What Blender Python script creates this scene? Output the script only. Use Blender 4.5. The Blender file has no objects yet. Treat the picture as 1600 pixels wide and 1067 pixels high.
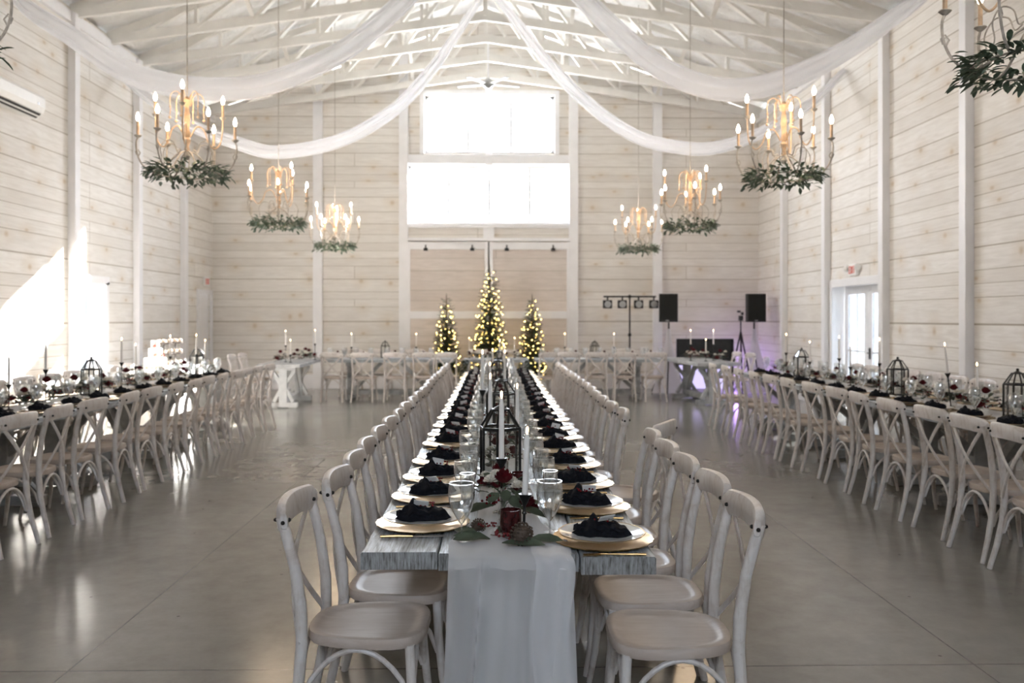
import bpy, math, random
from mathutils import Vector, Matrix, noise
R = math.radians
PI = math.pi
rnd = random.Random(7)
S = bpy.context.scene
COL = S.collection

# ------------------------------------------------------------------ camera, sky, sun, exposure
cam_d = bpy.data.cameras.new('camera'); cam = bpy.data.objects.new('camera', cam_d); COL.objects.link(cam)
cam.location = (0, 0, 1.55); cam.rotation_euler = (R(90), 0, R(-1.06))
cam_d.sensor_width = 36; cam_d.lens = 30.375; cam_d.shift_y = -0.0228
cam_d.clip_start = 0.05; cam_d.clip_end = 400
cam_d.dof.use_dof = True; cam_d.dof.focus_distance = 3.5; cam_d.dof.aperture_fstop = 3.0
S.camera = cam
S.view_settings.view_transform = 'Standard'; S.view_settings.look = 'None'
S.view_settings.gamma = 1; S.view_settings.use_curve_mapping = False
S.view_settings.exposure = 2.36
w = bpy.data.worlds.new('sky'); S.world = w; w.use_nodes = True
nt = w.node_tree; nt.nodes.clear()
wo = nt.nodes.new('ShaderNodeOutputWorld'); wb = nt.nodes.new('ShaderNodeBackground')
tcw = nt.nodes.new('ShaderNodeTexCoord'); sep = nt.nodes.new('ShaderNodeSeparateXYZ'); rw = nt.nodes.new('ShaderNodeValToRGB')
rw.color_ramp.elements[0].position = 0.48; rw.color_ramp.elements[0].color = (0.95, 0.97, 1.0, 1)
rw.color_ramp.elements[1].position = 0.9; rw.color_ramp.elements[1].color = (0.62, 0.78, 1.0, 1)
mrw = nt.nodes.new('ShaderNodeMapRange'); mrw.inputs[1].default_value = -1; mrw.inputs[2].default_value = 1
nt.links.new(tcw.outputs['Generated'], sep.inputs[0]); nt.links.new(sep.outputs['Z'], mrw.inputs[0])
nt.links.new(mrw.outputs[0], rw.inputs[0]); nt.links.new(rw.outputs[0], wb.inputs[0])
wb.inputs[1].default_value = 5.0
nt.links.new(wb.outputs[0], wo.inputs[0])
sun_d = bpy.data.lights.new('sun', 'SUN'); sun = bpy.data.objects.new('sun', sun_d); COL.objects.link(sun)
sun_d.energy = 26; sun_d.angle = R(0.6); sun_d.color = (1.0, 0.96, 0.9)
sun.rotation_euler = Vector((-1, -1.254, -0.724)).to_track_quat('-Z', 'Y').to_euler()
def portal(loc, rot, sx, sy):
    l = bpy.data.lights.new('daylight_portal', 'AREA'); l.shape = 'RECTANGLE'; l.size = sx; l.size_y = sy
    o = bpy.data.objects.new('daylight_portal', l); COL.objects.link(o); o.location = loc; o.rotation_euler = rot
    l.cycles.is_portal = True
    return o
YB, YF, XL, XR, EZ = 19.0, -5.0, -6.2, 5.8, 5.98      # back wall, front wall, side walls, eave height
XC, HW = (XL + XR) / 2, (XR - XL) / 2
RP = 0.35                                              # roof pitch
portal((-0.14, YB + 0.3, 5.8), (R(-90), 0, 0), 2.84, 1.30)
portal((-0.14, YB + 0.3, 4.27), (R(-90), 0, 0), 3.6, 1.27)
portal((XR + 0.45, 13.8, 1.05), (0, R(90), 0), 2.1, 1.9)
portal((XL - 0.45, 13.35, 1.05), (0, R(-90), 0), 2.1, 1.0)
portal((XC, YF - 0.3, 4.4), (R(90), 0, 0), 3.6, 1.5)
try:
    S.cycles.use_denoising = True; S.cycles.denoiser = 'OPENIMAGEDENOISE'
    S.cycles.max_bounces = 9; S.cycles.diffuse_bounces = 5; S.cycles.glossy_bounces = 3
    S.cycles.transmission_bounces = 4; S.cycles.transparent_max_bounces = 24
    S.cycles.sample_clamp_indirect = 6; S.cycles.caustics_reflective = False; S.cycles.caustics_refractive = False
    S.cycles.use_adaptive_sampling = True; S.cycles.adaptive_threshold = 0.02
except Exception as e:
    print(e)

# ------------------------------------------------------------------ materials
MATS = {}
class NB:
    def __init__(s, name):
        s.m = bpy.data.materials.new(name); s.m.use_nodes = True; s.t = s.m.node_tree; s.t.nodes.clear()
        s.out = s.n('ShaderNodeOutputMaterial'); MATS[name] = s.m
    def n(s, k, **kw):
        q = s.t.nodes.new(k)
        for a, b in kw.items(): setattr(q, a, b)
        return q
    def l(s, a, b): s.t.links.new(a, b)
    def coord(s, scale=(1, 1, 1), what='Object', rnd_off=False):
        tc = s.n('ShaderNodeTexCoord'); mp = s.n('ShaderNodeMapping'); mp.inputs['Scale'].default_value = scale
        s.l(tc.outputs[what], mp.inputs[0])
        if rnd_off:
            oi = s.n('ShaderNodeObjectInfo'); mu = s.n('ShaderNodeMath', operation='MULTIPLY'); mu.inputs[1].default_value = 37
            s.l(oi.outputs['Random'], mu.inputs[0]); s.l(mu.outputs[0], mp.inputs['Location'])
        return mp.outputs[0]
    def noise(s, vec, scale=5, detail=4, rough=.5, dist=0):
        q = s.n('ShaderNodeTexNoise'); q.inputs['Scale'].default_value = scale; q.inputs['Detail'].default_value = detail
        q.inputs['Roughness'].default_value = rough; q.inputs['Distortion'].default_value = dist
        if vec is not None: s.l(vec, q.inputs['Vector'])
        return q.outputs['Fac']
    def ramp(s, fac, stops):
        q = s.n('ShaderNodeValToRGB'); e = q.color_ramp.elements
        while len(e) < len(stops): e.new(.5)
        for i, (p, c) in enumerate(stops): e[i].position = p; e[i].color = tuple(c) + (1,) if len(c) == 3 else c
        s.l(fac, q.inputs[0]); return q.outputs[0]
    def mix(s, fac, a, b, mode='MIX'):
        q = s.n('ShaderNodeMix', data_type='RGBA', blend_type=mode)
        for i, v in ((0, fac), (6, a), (7, b)):
            if hasattr(v, 'is_linked'): s.l(v, q.inputs[i])
            elif i == 0: q.inputs[0].default_value = v
            else: q.inputs[i].default_value = tuple(v) + (1,)
        return q.outputs[2]
    def bump(s, h, strength=.3, dist=.01):
        q = s.n('ShaderNodeBump'); q.inputs['Strength'].default_value = strength; q.inputs['Distance'].default_value = dist
        s.l(h, q.inputs['Height']); return q.outputs[0]
    def pbr(s, color, rough=.5, metal=0, normal=None, spec=.5, **kw):
        q = s.n('ShaderNodeBsdfPrincipled')
        for key, v in (('Base Color', color), ('Roughness', rough)):
            if hasattr(v, 'is_linked'): s.l(v, q.inputs[key])
            else: q.inputs[key].default_value = (tuple(v) + (1,)) if key == 'Base Color' else v
        q.inputs['Metallic'].default_value = metal; q.inputs['Specular IOR Level'].default_value = spec
        if normal is not None: s.l(normal, q.inputs['Normal'])
        for k, v in kw.items(): q.inputs[k.replace('_', ' ')].default_value = v
        s.l(q.outputs[0], s.out.inputs[0]); return q
def simple(name, color, rough=.5, metal=0, spec=.5, var=.08, scale=12, bump=0.0):
    b = NB(name); f = b.noise(b.coord(rnd_off=True), scale, 3)
    lo = [max(0, c * (1 - var)) for c in color]; hi = [min(1, c * (1 + var)) for c in color]
    b.pbr(b.ramp(f, [(.3, lo), (.7, hi)]), rough, metal, b.bump(f, bump, .005) if bump else None, spec); return b.m

def plank_mat(name, axis, light, dark, bw=7.3, bh=.215, knots=True, seed=0):
    # whitewashed horizontal boards; axis = which object axis runs along the boards
    b = NB(name); tc = b.n('ShaderNodeTexCoord'); sp = b.n('ShaderNodeSeparateXYZ'); b.l(tc.outputs['Object'], sp.inputs[0])
    cb = b.n('ShaderNodeCombineXYZ'); b.l(sp.outputs[axis], cb.inputs[0]); b.l(sp.outputs['Z'], cb.inputs[1])
    # wobble the board heights a little so rows are uneven
    zz = b.n('ShaderNodeTexNoise', noise_dimensions='1D'); zz.inputs['Scale'].default_value = 1.3; zz.inputs['Detail'].default_value = 0
    b.l(sp.outputs['Z'], zz.inputs['W']); mz = b.n('ShaderNodeMath', operation='MULTIPLY_ADD'); mz.inputs[1].default_value = .42
    b.l(zz.outputs['Fac'], mz.inputs[0]); b.l(sp.outputs['Z'], mz.inputs[2]); b.l(mz.outputs[0], cb.inputs[1])
    mp = b.n('ShaderNodeMapping'); mp.inputs['Location'].default_value = (seed, 0, 0); b.l(cb.outputs[0], mp.inputs[0])
    br = b.n('ShaderNodeTexBrick'); br.offset = .37; br.offset_frequency = 3; br.squash = 1
    br.inputs['Color1'].default_value = (0, 0, 0, 1); br.inputs['Color2'].default_value = (1, 1, 1, 1); br.inputs['Mortar'].default_value = (.5, .5, .5, 1)
    br.inputs['Scale'].default_value = 1; br.inputs['Mortar Size'].default_value = .006; br.inputs['Mortar Smooth'].default_value = .3
    br.inputs['Brick Width'].default_value = bw; br.inputs['Row Height'].default_value = bh
    b.l(mp.outputs[0], br.inputs['Vector'])
    mp2 = b.n('ShaderNodeMapping'); mp2.inputs['Scale'].default_value = (1.1, 14, 1); b.l(cb.outputs[0], mp2.inputs[0])
    gr = b.noise(mp2.outputs[0], 2.2, 6, .6, .6)
    bl = b.noise(mp.outputs[0], 1.1, 3, .5)
    wash = b.ramp(bl, [(.35, dark), (.62, light)])
    lt2 = [min(1, c * 1.06) for c in light]
    col = b.mix(.45, wash, b.ramp(br.outputs['Color'], [(0, [c * .93 for c in dark]), (.5, light), (1, lt2)]))
    col = b.mix(b.ramp(gr, [(.36, (.5,) * 3), (.6, (0,) * 3)]), col, [c * .86 for c in dark])
    if knots:
        vo = b.n('ShaderNodeTexVoronoi', feature='F1', voronoi_dimensions='2D'); vo.inputs['Scale'].default_value = 1.15
        mp3 = b.n('ShaderNodeMapping'); mp3.inputs['Scale'].default_value = (1, 1.6, 1); b.l(cb.outputs[0], mp3.inputs[0]); b.l(mp3.outputs[0], vo.inputs['Vector'])
        kn = b.ramp(vo.outputs['Distance'], [(.015, (.75,) * 3), (.075, (0,) * 3)])
        col = b.mix(kn, col, (.52, .40, .27))
        halo = b.ramp(vo.outputs['Distance'], [(.05, (.35,) * 3), (.3, (0,) * 3)])
        col = b.mix(halo, col, (.66, .56, .44))
    col = b.mix(br.outputs['Fac'], col, (.42, .37, .31))
    hh = b.n('ShaderNodeMath', operation='MULTIPLY_ADD'); b.l(br.outputs['Fac'], hh.inputs[0]); hh.inputs[1].default_value = -1.4; b.l(gr, hh.inputs[2])
    b.pbr(col, .62, 0, b.bump(hh.outputs[0], .35, .012), .35); return b.m
plank_mat('planks_side', 'Y', (.85, .832, .805), (.765, .725, .675), seed=1.3)
plank_mat('planks_back', 'X', (.82, .795, .76), (.725, .68, .63), seed=.4)
plank_mat('planks_door', 'X', (.72, .655, .61), (.62, .545, .50), knots=False, bh=.30)
simple('trim_white', (.84, .835, .85), .45, var=.03, scale=4)
simple('truss_paint', (.79, .77, .735), .55, var=.06, scale=3)
b = NB('insulation'); v = b.coord(); f = b.noise(v, 3.5, 5, .6, .5)
b.pbr(b.ramp(f, [(.3, (.72, .71, .69)), (.65, (.86, .86, .86))]), .4, 0, b.bump(f, .9, .08), .5)
# polished concrete floor with control joints
b = NB('concrete'); tc = b.n('ShaderNodeTexCoord'); sp = b.n('ShaderNodeSeparateXYZ'); b.l(tc.outputs['Object'], sp.inputs[0])
def joint(axis, off, period):
    a = b.n('ShaderNodeMath', operation='SUBTRACT'); b.l(sp.outputs[axis], a.inputs[0]); a.inputs[1].default_value = off - period / 2
    m = b.n('ShaderNodeMath', operation='FLOORED_MODULO'); b.l(a.outputs[0], m.inputs[0]); m.inputs[1].default_value = period
    c = b.n('ShaderNodeMath', operation='SUBTRACT'); b.l(m.outputs[0], c.inputs[0]); c.inputs[1].default_value = period / 2
    d = b.n('ShaderNodeMath', operation='ABSOLUTE'); b.l(c.outputs[0], d.inputs[0])
    e = b.n('ShaderNodeMath', operation='LESS_THAN'); b.l(d.outputs[0], e.inputs[0]); e.inputs[1].default_value = .004; return e.outputs[0]
jm = b.n('ShaderNodeMath', operation='MAXIMUM'); b.l(joint('X', -1.88, 4.02), jm.inputs[0]); b.l(joint('Y', 3.83, 4.37), jm.inputs[1])
f1 = b.noise(tc.outputs['Object'], .55, 6, .6, .4); f2 = b.noise(tc.outputs['Object'], 6, 6, .7)
col = b.mix(.35, b.ramp(f1, [(.3, (.172, .160, .136)), (.7, (.272, .260, .228))]), b.ramp(f2, [(.3, (.152, .142, .122)), (.7, (.29, .277, .245))]))
vo = b.n('ShaderNodeTexVoronoi', voronoi_dimensions='2D'); vo.inputs['Scale'].default_value = 1.1; b.l(tc.outputs['Object'], vo.inputs['Vector'])
col = b.mix(b.ramp(vo.outputs['Distance'], [(.006, (.8,) * 3), (.012, (0,) * 3)]), col, (.08, .07, .06))
col = b.mix(jm.outputs[0], col, (.035, .03, .025))
ro = b.n('ShaderNodeMapRange'); b.l(f1, ro.inputs[0]); ro.inputs[1].default_value = .3; ro.inputs[2].default_value = .7; ro.inputs[3].default_value = .14; ro.inputs[4].default_value = .24
b.pbr(col, ro.outputs[0], 0, b.bump(f1, .04, .02), .55)
# whitewashed chair wood
b = NB('chair_wood'); v = b.coord((1, 1, 1), rnd_off=True); f = b.noise(v, 9, 6, .65, 1.2); g = b.noise(b.coord((30, 30, 5), rnd_off=True), 2, 4, .6)
col = b.ramp(f, [(.25, (.50, .43, .38)), (.45, (.66, .61, .575)), (.75, (.74, .71, .69))])
col = b.mix(b.ramp(g, [(.30, (.45,) * 3), (.48, (0,) * 3)]), col, (.44, .36, .31))
b.pbr(col, .38, 0, b.bump(f, .08, .004), .5)
b = NB('seat_wood'); f = b.noise(b.coord((3, 26, 20), rnd_off=True), 2, 6, .65, .6); f0 = b.noise(b.coord(rnd_off=True), 5, 3)
col = b.mix(b.ramp(f, [(.35, (.6,) * 3), (.6, (0,) * 3)]), b.ramp(f0, [(.3, (.50, .415, .355)), (.7, (.63, .555, .50))]), (.47, .385, .32))
b.pbr(col, .40, 0, b.bump(f, .06, .003), .5)
# distressed table planks, bluish whitewash with dark grain along the board
b = NB('table_wood'); v = b.coord((22, 1.6, 22), rnd_off=True); f = b.noise(v, 2.2, 8, .68, .8); f0 = b.noise(b.coord(rnd_off=True), 3, 4, .6)
f1 = b.noise(b.coord((60, 3, 60), rnd_off=True), 3, 5, .6)
col = b.ramp(f, [(.36, (.10, .095, .085)), (.46, (.32, .345, .36)), (.58, (.50, .56, .61)), (.75, (.61, .67, .72))])
col = b.mix(b.ramp(f0, [(.35, (.5,) * 3), (.65, (0,) * 3)]), col, (.40, .40, .40))
col = b.mix(b.ramp(f1, [(.38, (.55,) * 3), (.5, (0,) * 3)]), col, (.17, .16, .145))
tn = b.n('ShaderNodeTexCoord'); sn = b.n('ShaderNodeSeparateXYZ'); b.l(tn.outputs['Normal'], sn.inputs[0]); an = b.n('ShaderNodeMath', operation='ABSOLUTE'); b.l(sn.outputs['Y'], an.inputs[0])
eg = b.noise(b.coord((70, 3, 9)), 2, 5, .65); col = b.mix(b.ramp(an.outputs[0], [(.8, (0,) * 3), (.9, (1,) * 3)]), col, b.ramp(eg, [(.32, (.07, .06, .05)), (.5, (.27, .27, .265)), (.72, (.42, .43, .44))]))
b.pbr(col, b.ramp(f, [(.3, (.55,) * 3), (.7, (.28,) * 3)]), 0, b.bump(f, .35, .006), .5)
simple('table_base_wood', (.40, .40, .395), .5, var=.25, scale=9, bump=.2)
simple('table_white', (.80, .80, .79), .45, var=.06)
simple('black_metal', (.018, .018, .017), .35, .3, .5, var=.3)
simple('black_plastic', (.012, .012, .012), .45, 0, .4)
simple('bolt_black', (.02, .018, .016), .4, .6)
simple('gold', (.54, .37, .17), .26, 1, var=.1)
simple('porcelain', (.83, .82, .80), .12, 0, .6, var=.02)
simple('napkin_cloth', (.007, .008, .012), .85, 0, .2, var=.3, scale=60, bump=.2)
simple('berry_red', (.13, .006, .010), .25, 0, .6, var=.4)
simple('rose_red', (.085, .003, .007), .55, 0, .3, var=.35, scale=30)
simple('petal_white', (.80, .76, .68), .6, 0, .3, var=.08, scale=30)
simple('leaf_green', (.060, .078, .050), .5, 0, .4, var=.35, scale=18)
simple('leaf_sage', (.15, .21, .15), .55, 0, .4, var=.35, scale=18)
simple('leaf_dark', (.030, .060, .034), .6, 0, .3, var=.5, scale=8)
simple('stem_brown', (.10, .06, .035), .7, var=.3)
simple('pinecone', (.075, .052, .038), .7, var=.4, scale=30, bump=.3)
simple('paper', (.85, .85, .84), .6, var=.02)
simple('candle_wax', (.86, .83, .80), .45, 0, .4, var=.02)
simple('ac_plastic', (.86, .86, .85), .3, var=.02)
simple('dark_slot', (.03, .03, .03), .6)
simple('chand_wood', (.60, .43, .29), .55, var=.25, scale=20, bump=.1)
simple('chand_metal', (.46, .42, .37), .5, .1, var=.35, scale=20)
simple('cake_icing', (.72, .69, .65), .5, var=.03)
simple('cake_wood', (.62, .50, .33), .6, var=.15)
simple('cupcake_frosting', (.42, .34, .27), .6)
simple('tray_dark', (.022, .014, .010), .5)
simple('linen_white', (.78, .78, .78), .75, 0, .2, var=.02, scale=40)
simple('speaker_grille', (.010, .011, .010), .7, 0, .3, scale=150, var=.6, bump=.3)
simple('outdoor_ground', (.62, .60, .55), .9, var=.1, scale=1)
simple('outdoor_tree', (.11, .15, .15), .9, var=.3, scale=2)
simple('exit_red', (.75, .09, .06), .5)
simple('fan_grey', (.45, .45, .45), .5)
simple('grey_metal', (.40, .40, .40), .35, .8)
simple('votive_red', (.055, .010, .010), .2, .2, .6, var=.6, scale=60)
def glassy(name, tint=(1, 1, 1), ior=1.45, base=0.03, rough=.02, gcol=(1, 1, 1)):
    b = NB(name); tr = b.n('ShaderNodeBsdfTransparent'); tr.inputs[0].default_value = tint + (1,)
    gl = b.n('ShaderNodeBsdfGlossy'); gl.inputs['Roughness'].default_value = rough; gl.inputs[0].default_value = gcol + (1,)
    lw = b.n('ShaderNodeLayerWeight'); lw.inputs[0].default_value = .5; pw = b.n('ShaderNodeMath', operation='POWER'); b.l(lw.outputs['Facing'], pw.inputs[0]); pw.inputs[1].default_value = 2.3 if name == 'clear_glass' else 3.2
    ad = b.n('ShaderNodeMath', operation='MULTIPLY_ADD'); ad.use_clamp = True; b.l(pw.outputs[0], ad.inputs[0]); ad.inputs[1].default_value = ior; ad.inputs[2].default_value = base
    mx = b.n('ShaderNodeMixShader'); b.l(ad.outputs[0], mx.inputs[0]); b.l(tr.outputs[0], mx.inputs[1]); b.l(gl.outputs[0], mx.inputs[2])
    b.l(mx.outputs[0], b.out.inputs[0]); return b.m
glassy('clear_glass', (.94, .95, .955), 1.0, .12)
glassy('glass_stem', (.92, .93, .94), .7, .22)
glassy('glass_rim', (.95, .96, .97), .6, .5)
glassy('window_glass', (.98, .985, .99), .6, .02)
glassy('door_glass', (.30, .315, .33), .6, .03)
glassy('lantern_glass', (.93, .94, .93), .7, .05)
def sheer(name, col, alpha, tl=.5):
    b = NB(name); tr = b.n('ShaderNodeBsdfTransparent'); df = b.n('ShaderNodeBsdfDiffuse'); ts = b.n('ShaderNodeBsdfTranslucent')
    wv = b.noise(b.coord(), 260, 2, .5)
    df.inputs[0].default_value = col + (1,); ts.inputs[0].default_value = col + (1,)
    m1 = b.n('ShaderNodeMixShader'); m1.inputs[0].default_value = tl; b.l(df.outputs[0], m1.inputs[1]); b.l(ts.outputs[0], m1.inputs[2])
    # seen at a slant, more thread covers the gaps
    lw = b.n('ShaderNodeLayerWeight'); lw.inputs[0].default_value = .35
    ma = b.n('ShaderNodeMath', operation='MULTIPLY_ADD'); b.l(lw.outputs['Facing'], ma.inputs[0]); ma.inputs[1].default_value = .45; ma.inputs[2].default_value = alpha; ma.use_clamp = True
    m2 = b.n('ShaderNodeMixShader'); b.l(ma.outputs[0], m2.inputs[0]); b.l(tr.outputs[0], m2.inputs[1]); b.l(m1.outputs[0], m2.inputs[2])
    b.l(m2.outputs[0], b.out.inputs[0]); return b.m
sheer('sheer_drape', (.93, .93, .95), .58)
sheer('sheer_runner', (.97, .975, 1.0), .44, .22)
sheer('scrim', (.93, .92, .95), .7)
def emit(name, col, s):
    b = NB(name); e = b.n('ShaderNodeEmission'); e.inputs[0].default_value = col + (1,); e.inputs[1].default_value = s; b.l(e.outputs[0], b.out.inputs[0]); return b.m
emit('bulb_glow', (1, .83, .6), 9)
emit('flame_glow', (1, .62, .28), 6)
emit('fairy_glow', (1, .66, .18), 5)
emit('purple_led', (.68, .60, 1), .24)
M = MATS

# ------------------------------------------------------------------ mesh building
def cr(pts, n=5):
    P = [Vector(p) for p in pts]; P = [P[0] * 2 - P[1]] + P + [P[-1] * 2 - P[-2]]; out = []
    for i in range(1, len(P) - 2):
        a, b_, c, d_ = P[i - 1:i + 3]
        for q in range(n):
            t = q / n; out.append(.5 * (2 * b_ + (c - a) * t + (2 * a - 5 * b_ + 4 * c - d_) * t * t + (3 * b_ - a - 3 * c + d_) * t ** 3))
    return out + [P[-2]]
class MB:
    def __init__(s): s.v = []; s.f = []; s.sm = []
    def add(s, vs, fs, smooth=False):
        o = len(s.v); s.v += [tuple(p) for p in vs]; s.f += [tuple(o + i for i in f) for f in fs]; s.sm += [smooth] * len(fs); return s
    def box(s, c, d, rot=None):
        x, y, z = d[0] / 2, d[1] / 2, d[2] / 2
        P = [Vector(p) for p in ((-x, -y, -z), (x, -y, -z), (x, y, -z), (-x, y, -z), (-x, -y, z), (x, -y, z), (x, y, z), (-x, y, z))]
        if rot is not None: P = [rot @ p for p in P]
        c = Vector(c)
        return s.add([p + c for p in P], [(0, 3, 2, 1), (4, 5, 6, 7), (0, 1, 5, 4), (1, 2, 6, 5), (2, 3, 7, 6), (3, 0, 4, 7)])
    def beam(s, a, b, w, h, up=(0, 0, 1)):          # rectangular bar from a to b; h along up
        a, b = Vector(a), Vector(b); d = b - a; L = d.length; d.normalize(); u = Vector(up); sd = d.cross(u)
        if sd.length < 1e-4: sd = d.cross(Vector((1, 0, 0)))
        sd.normalize(); u = sd.cross(d)
        m = Matrix((d, sd, u)).transposed(); return s.box((a + b) / 2, (L, w, h), m)
    def tube(s, pts, rad, n=8, caps=True, smooth=True, flat=None):
        # flat = (a, b): elliptical cross-section factors with a along the reference up
        pts = [Vector(p) for p in pts]; N = len(pts)
        if not hasattr(rad, '__len__'): rad = [rad] * N
        vs = []; prev = None
        for i, p in enumerate(pts):
            t = (pts[min(i + 1, N - 1)] - pts[max(i - 1, 0)]).normalized()
            if prev is None:
                prev = Vector((0, 0, 1)) if abs(t.z) < .9 else Vector((1, 0, 0))
            u = (prev - t * prev.dot(t)).normalized(); prev = u; q = t.cross(u)
            a, c = flat if flat else (1, 1)
            for k in range(n):
                th = 2 * PI * k / n; vs.append(p + (u * math.cos(th) * a + q * math.sin(th) * c) * rad[i])
        fs = [(i * n + k, i * n + (k + 1) % n, (i + 1) * n + (k + 1) % n, (i + 1) * n + k) for i in range(N - 1) for k in range(n)]
        if caps: fs += [tuple(range(n - 1, -1, -1)), tuple((N - 1) * n + k for k in range(n))]
        return s.add(vs, fs, smooth)
    def lathe(s, prof, n=20, c=(0, 0, 0), smooth=True, close=False, wob=None):
        vs = []
        for r, z in prof:
            for k in range(n):
                th = 2 * PI * k / n; rr = r * (wob(th, r) if wob else 1); vs.append((c[0] + rr * math.cos(th), c[1] + rr * math.sin(th), c[2] + z))
        N = len(prof); fs = [(i * n + k, i * n + (k + 1) % n, (i + 1) * n + (k + 1) % n, (i + 1) * n + k) for i in range(N - 1) for k in range(n)]
        if close: fs += [tuple(range(n - 1, -1, -1)), tuple((N - 1) * n + k for k in range(n))]
        return s.add(vs, fs, smooth)
    def ball(s, c, r, n=8, m=5, sc=(1, 1, 1)):
        prof = [(math.sin(PI * i / m) * r, -math.cos(PI * i / m) * r) for i in range(m + 1)]
        vs = []
        for rr, z in prof:
            for k in range(n):
                th = 2 * PI * k / n; vs.append((c[0] + rr * math.cos(th) * sc[0], c[1] + rr * math.sin(th) * sc[1], c[2] + z * sc[2]))
        return s.add(vs, [(i * n + k, i * n + (k + 1) % n, (i + 1) * n + (k + 1) % n, (i + 1) * n + k) for i in range(m) for k in range(n)], True)
    def grid(s, fn, nu, nv, smooth=True):
        vs = [fn(i / nu, j / nv) for i in range(nu + 1) for j in range(nv + 1)]
        return s.add(vs, [(i * (nv + 1) + j, (i + 1) * (nv + 1) + j, (i + 1) * (nv + 1) + j + 1, i * (nv + 1) + j + 1) for i in range(nu) for j in range(nv)], smooth)
    def prism(s, poly, z0, z1, smooth=False):        # poly: list of (x,y) counter-clockwise
        n = len(poly); return s.add([(x, y, z0) for x, y in poly] + [(x, y, z1) for x, y in poly],
            [tuple(range(n - 1, -1, -1)), tuple(range(n, 2 * n))] + [(k, (k + 1) % n, n + (k + 1) % n, n + k) for k in range(n)], smooth)
    def leaf(s, base, d, up, L, W, curl=.15):
        base, d = Vector(base), Vector(d).normalized(); sd = d.cross(Vector(up))
        if sd.length < 1e-3: sd = d.cross(Vector((1, 0, 0)))
        sd.normalize(); u = sd.cross(d); vs = []
        for t, wd in ((0, .12), (.3, .85), (.62, 1), (.86, .6), (1, .04)):
            c = base + d * L * t + u * (curl * L * (t - t * t * 1.6)); ww = W * wd / 2
            vs += [c - sd * ww + u * ww * .35, c, c + sd * ww + u * ww * .35]
        fs = []
        for i in range(4):
            a = i * 3; fs += [(a, a + 1, a + 4, a + 3), (a + 1, a + 2, a + 5, a + 4)]
        return s.add(vs, fs, True)
    def mesh(s, name, mat):
        me = bpy.data.meshes.new(name); me.from_pydata(s.v, [], s.f); me.polygons.foreach_set('use_smooth', s.sm)
        me.materials.append(mat); me.update()
        if any(s.sm): me.set_sharp_from_angle(angle=R(42))
        return me
    def build(s, name, mat, parent=None, bevel=0, solid=0, label=None):
        o = bpy.data.objects.new(name, s.mesh(name, M[mat] if isinstance(mat, str) else mat)); COL.objects.link(o)
        if solid: md = o.modifiers.new('thick', 'SOLIDIFY'); md.thickness = solid; md.offset = 0
        if bevel: md = o.modifiers.new('bevel', 'BEVEL'); md.width = bevel; md.segments = 2; md.limit_method = 'ANGLE'; md.angle_limit = R(40)
        if parent is not None: o.parent = parent; KIDS.setdefault(parent.name, []).append(o)
        if label: o['label'] = label
        return o
KIDS = {}
def tag(o, label, cat, group=None, kind=None):
    if kind == 'structure': o['kind'] = kind; return o
    o['label'] = label; o['category'] = cat
    if group: o['group'] = group
    if kind: o['kind'] = kind
    return o
def struct(o): o['kind'] = 'structure'; return o
def empty(name, loc=(0, 0, 0), rz=0, label=None, cat=None, group=None):
    o = bpy.data.objects.new(name, None); o.empty_display_size = .05; COL.objects.link(o); o.location = loc; o.rotation_euler = (0, 0, rz)
    if label: tag(o, label, cat, group)
    return o
def copy_tree(o, parent=None):
    c = o.copy(); COL.objects.link(c)
    if parent is not None: c.parent = parent; KIDS.setdefault(parent.name, []).append(c)
    for ch in list(KIDS.get(o.name, [])): copy_tree(ch, c)
    return c
class Kind:      # first use moves the prototype itself, later uses copy it
    def __init__(s, root): s.root = root; s.used = False
    def put(s, loc, rz, label, cat, group=None, scale=None, tilt=None):
        o = copy_tree(s.root) if s.used else s.root
        s.used = True
        o.location = loc; o.rotation_euler = (tilt[0] if tilt else 0, tilt[1] if tilt else 0, rz)
        if scale: o.scale = (scale,) * 3 if not hasattr(scale, '__len__') else scale
        tag(o, label, cat, group); return o
ORD = ['first', 'second', 'third', 'fourth', 'fifth', 'sixth', 'seventh', 'eighth', 'ninth', 'tenth', 'eleventh', 'twelfth', 'thirteenth', 'fourteenth',
       'fifteenth', 'sixteenth', 'seventeenth', 'eighteenth', 'nineteenth', 'twentieth', 'twenty-first', 'twenty-second', 'twenty-third', 'twenty-fourth', 'twenty-fifth']
ORD = [x.replace('-', ' ') for x in ORD]

# ------------------------------------------------------------------ the setting
g = MB().box((XC, (YF + YB) / 2, -.1), (HW * 2 + .6, YB - YF + .6, .2)); struct(g.build('floor', 'concrete'))
def wall_with_holes(name, mat, axis, pos, thick, a0, a1, z1fn, holes):
    # wall plane at pos; axis 'x' = runs along x (back/front), 'y' = runs along y (sides). holes: (a0,a1,z0,z1)
    cuts = sorted({a0, a1, *[h[0] for h in holes], *[h[1] for h in holes], *([XC] if axis == 'x' else [])})
    mb = MB()
    for i in range(len(cuts) - 1):
        u0, u1 = cuts[i], cuts[i + 1]; mid = (u0 + u1) / 2
        hs = sorted([h for h in holes if h[0] <= mid <= h[1]], key=lambda h: h[2]); z = 0.0; segs = []
        for h in hs:
            if h[2] > z: segs.append((z, z, h[2], h[2]))
            z = h[3]
        segs.append((z, z, z1fn(u0), z1fn(u1)))
        for (b0, b1, t0, t1) in segs:
            P = []
            for off in (0, thick):
                for u, zz in ((u0, b0), (u1, b1), (u1, t1), (u0, t0)):
                    P.append((u, pos + off, zz) if axis == 'x' else (pos + off, u, zz))
            mb.add(P, [(0, 1, 2, 3), (7, 6, 5, 4), (0, 4, 5, 1), (1, 5, 6, 2), (2, 6, 7, 3), (3, 7, 4, 0)])
    return struct(mb.build(name, mat))
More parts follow.
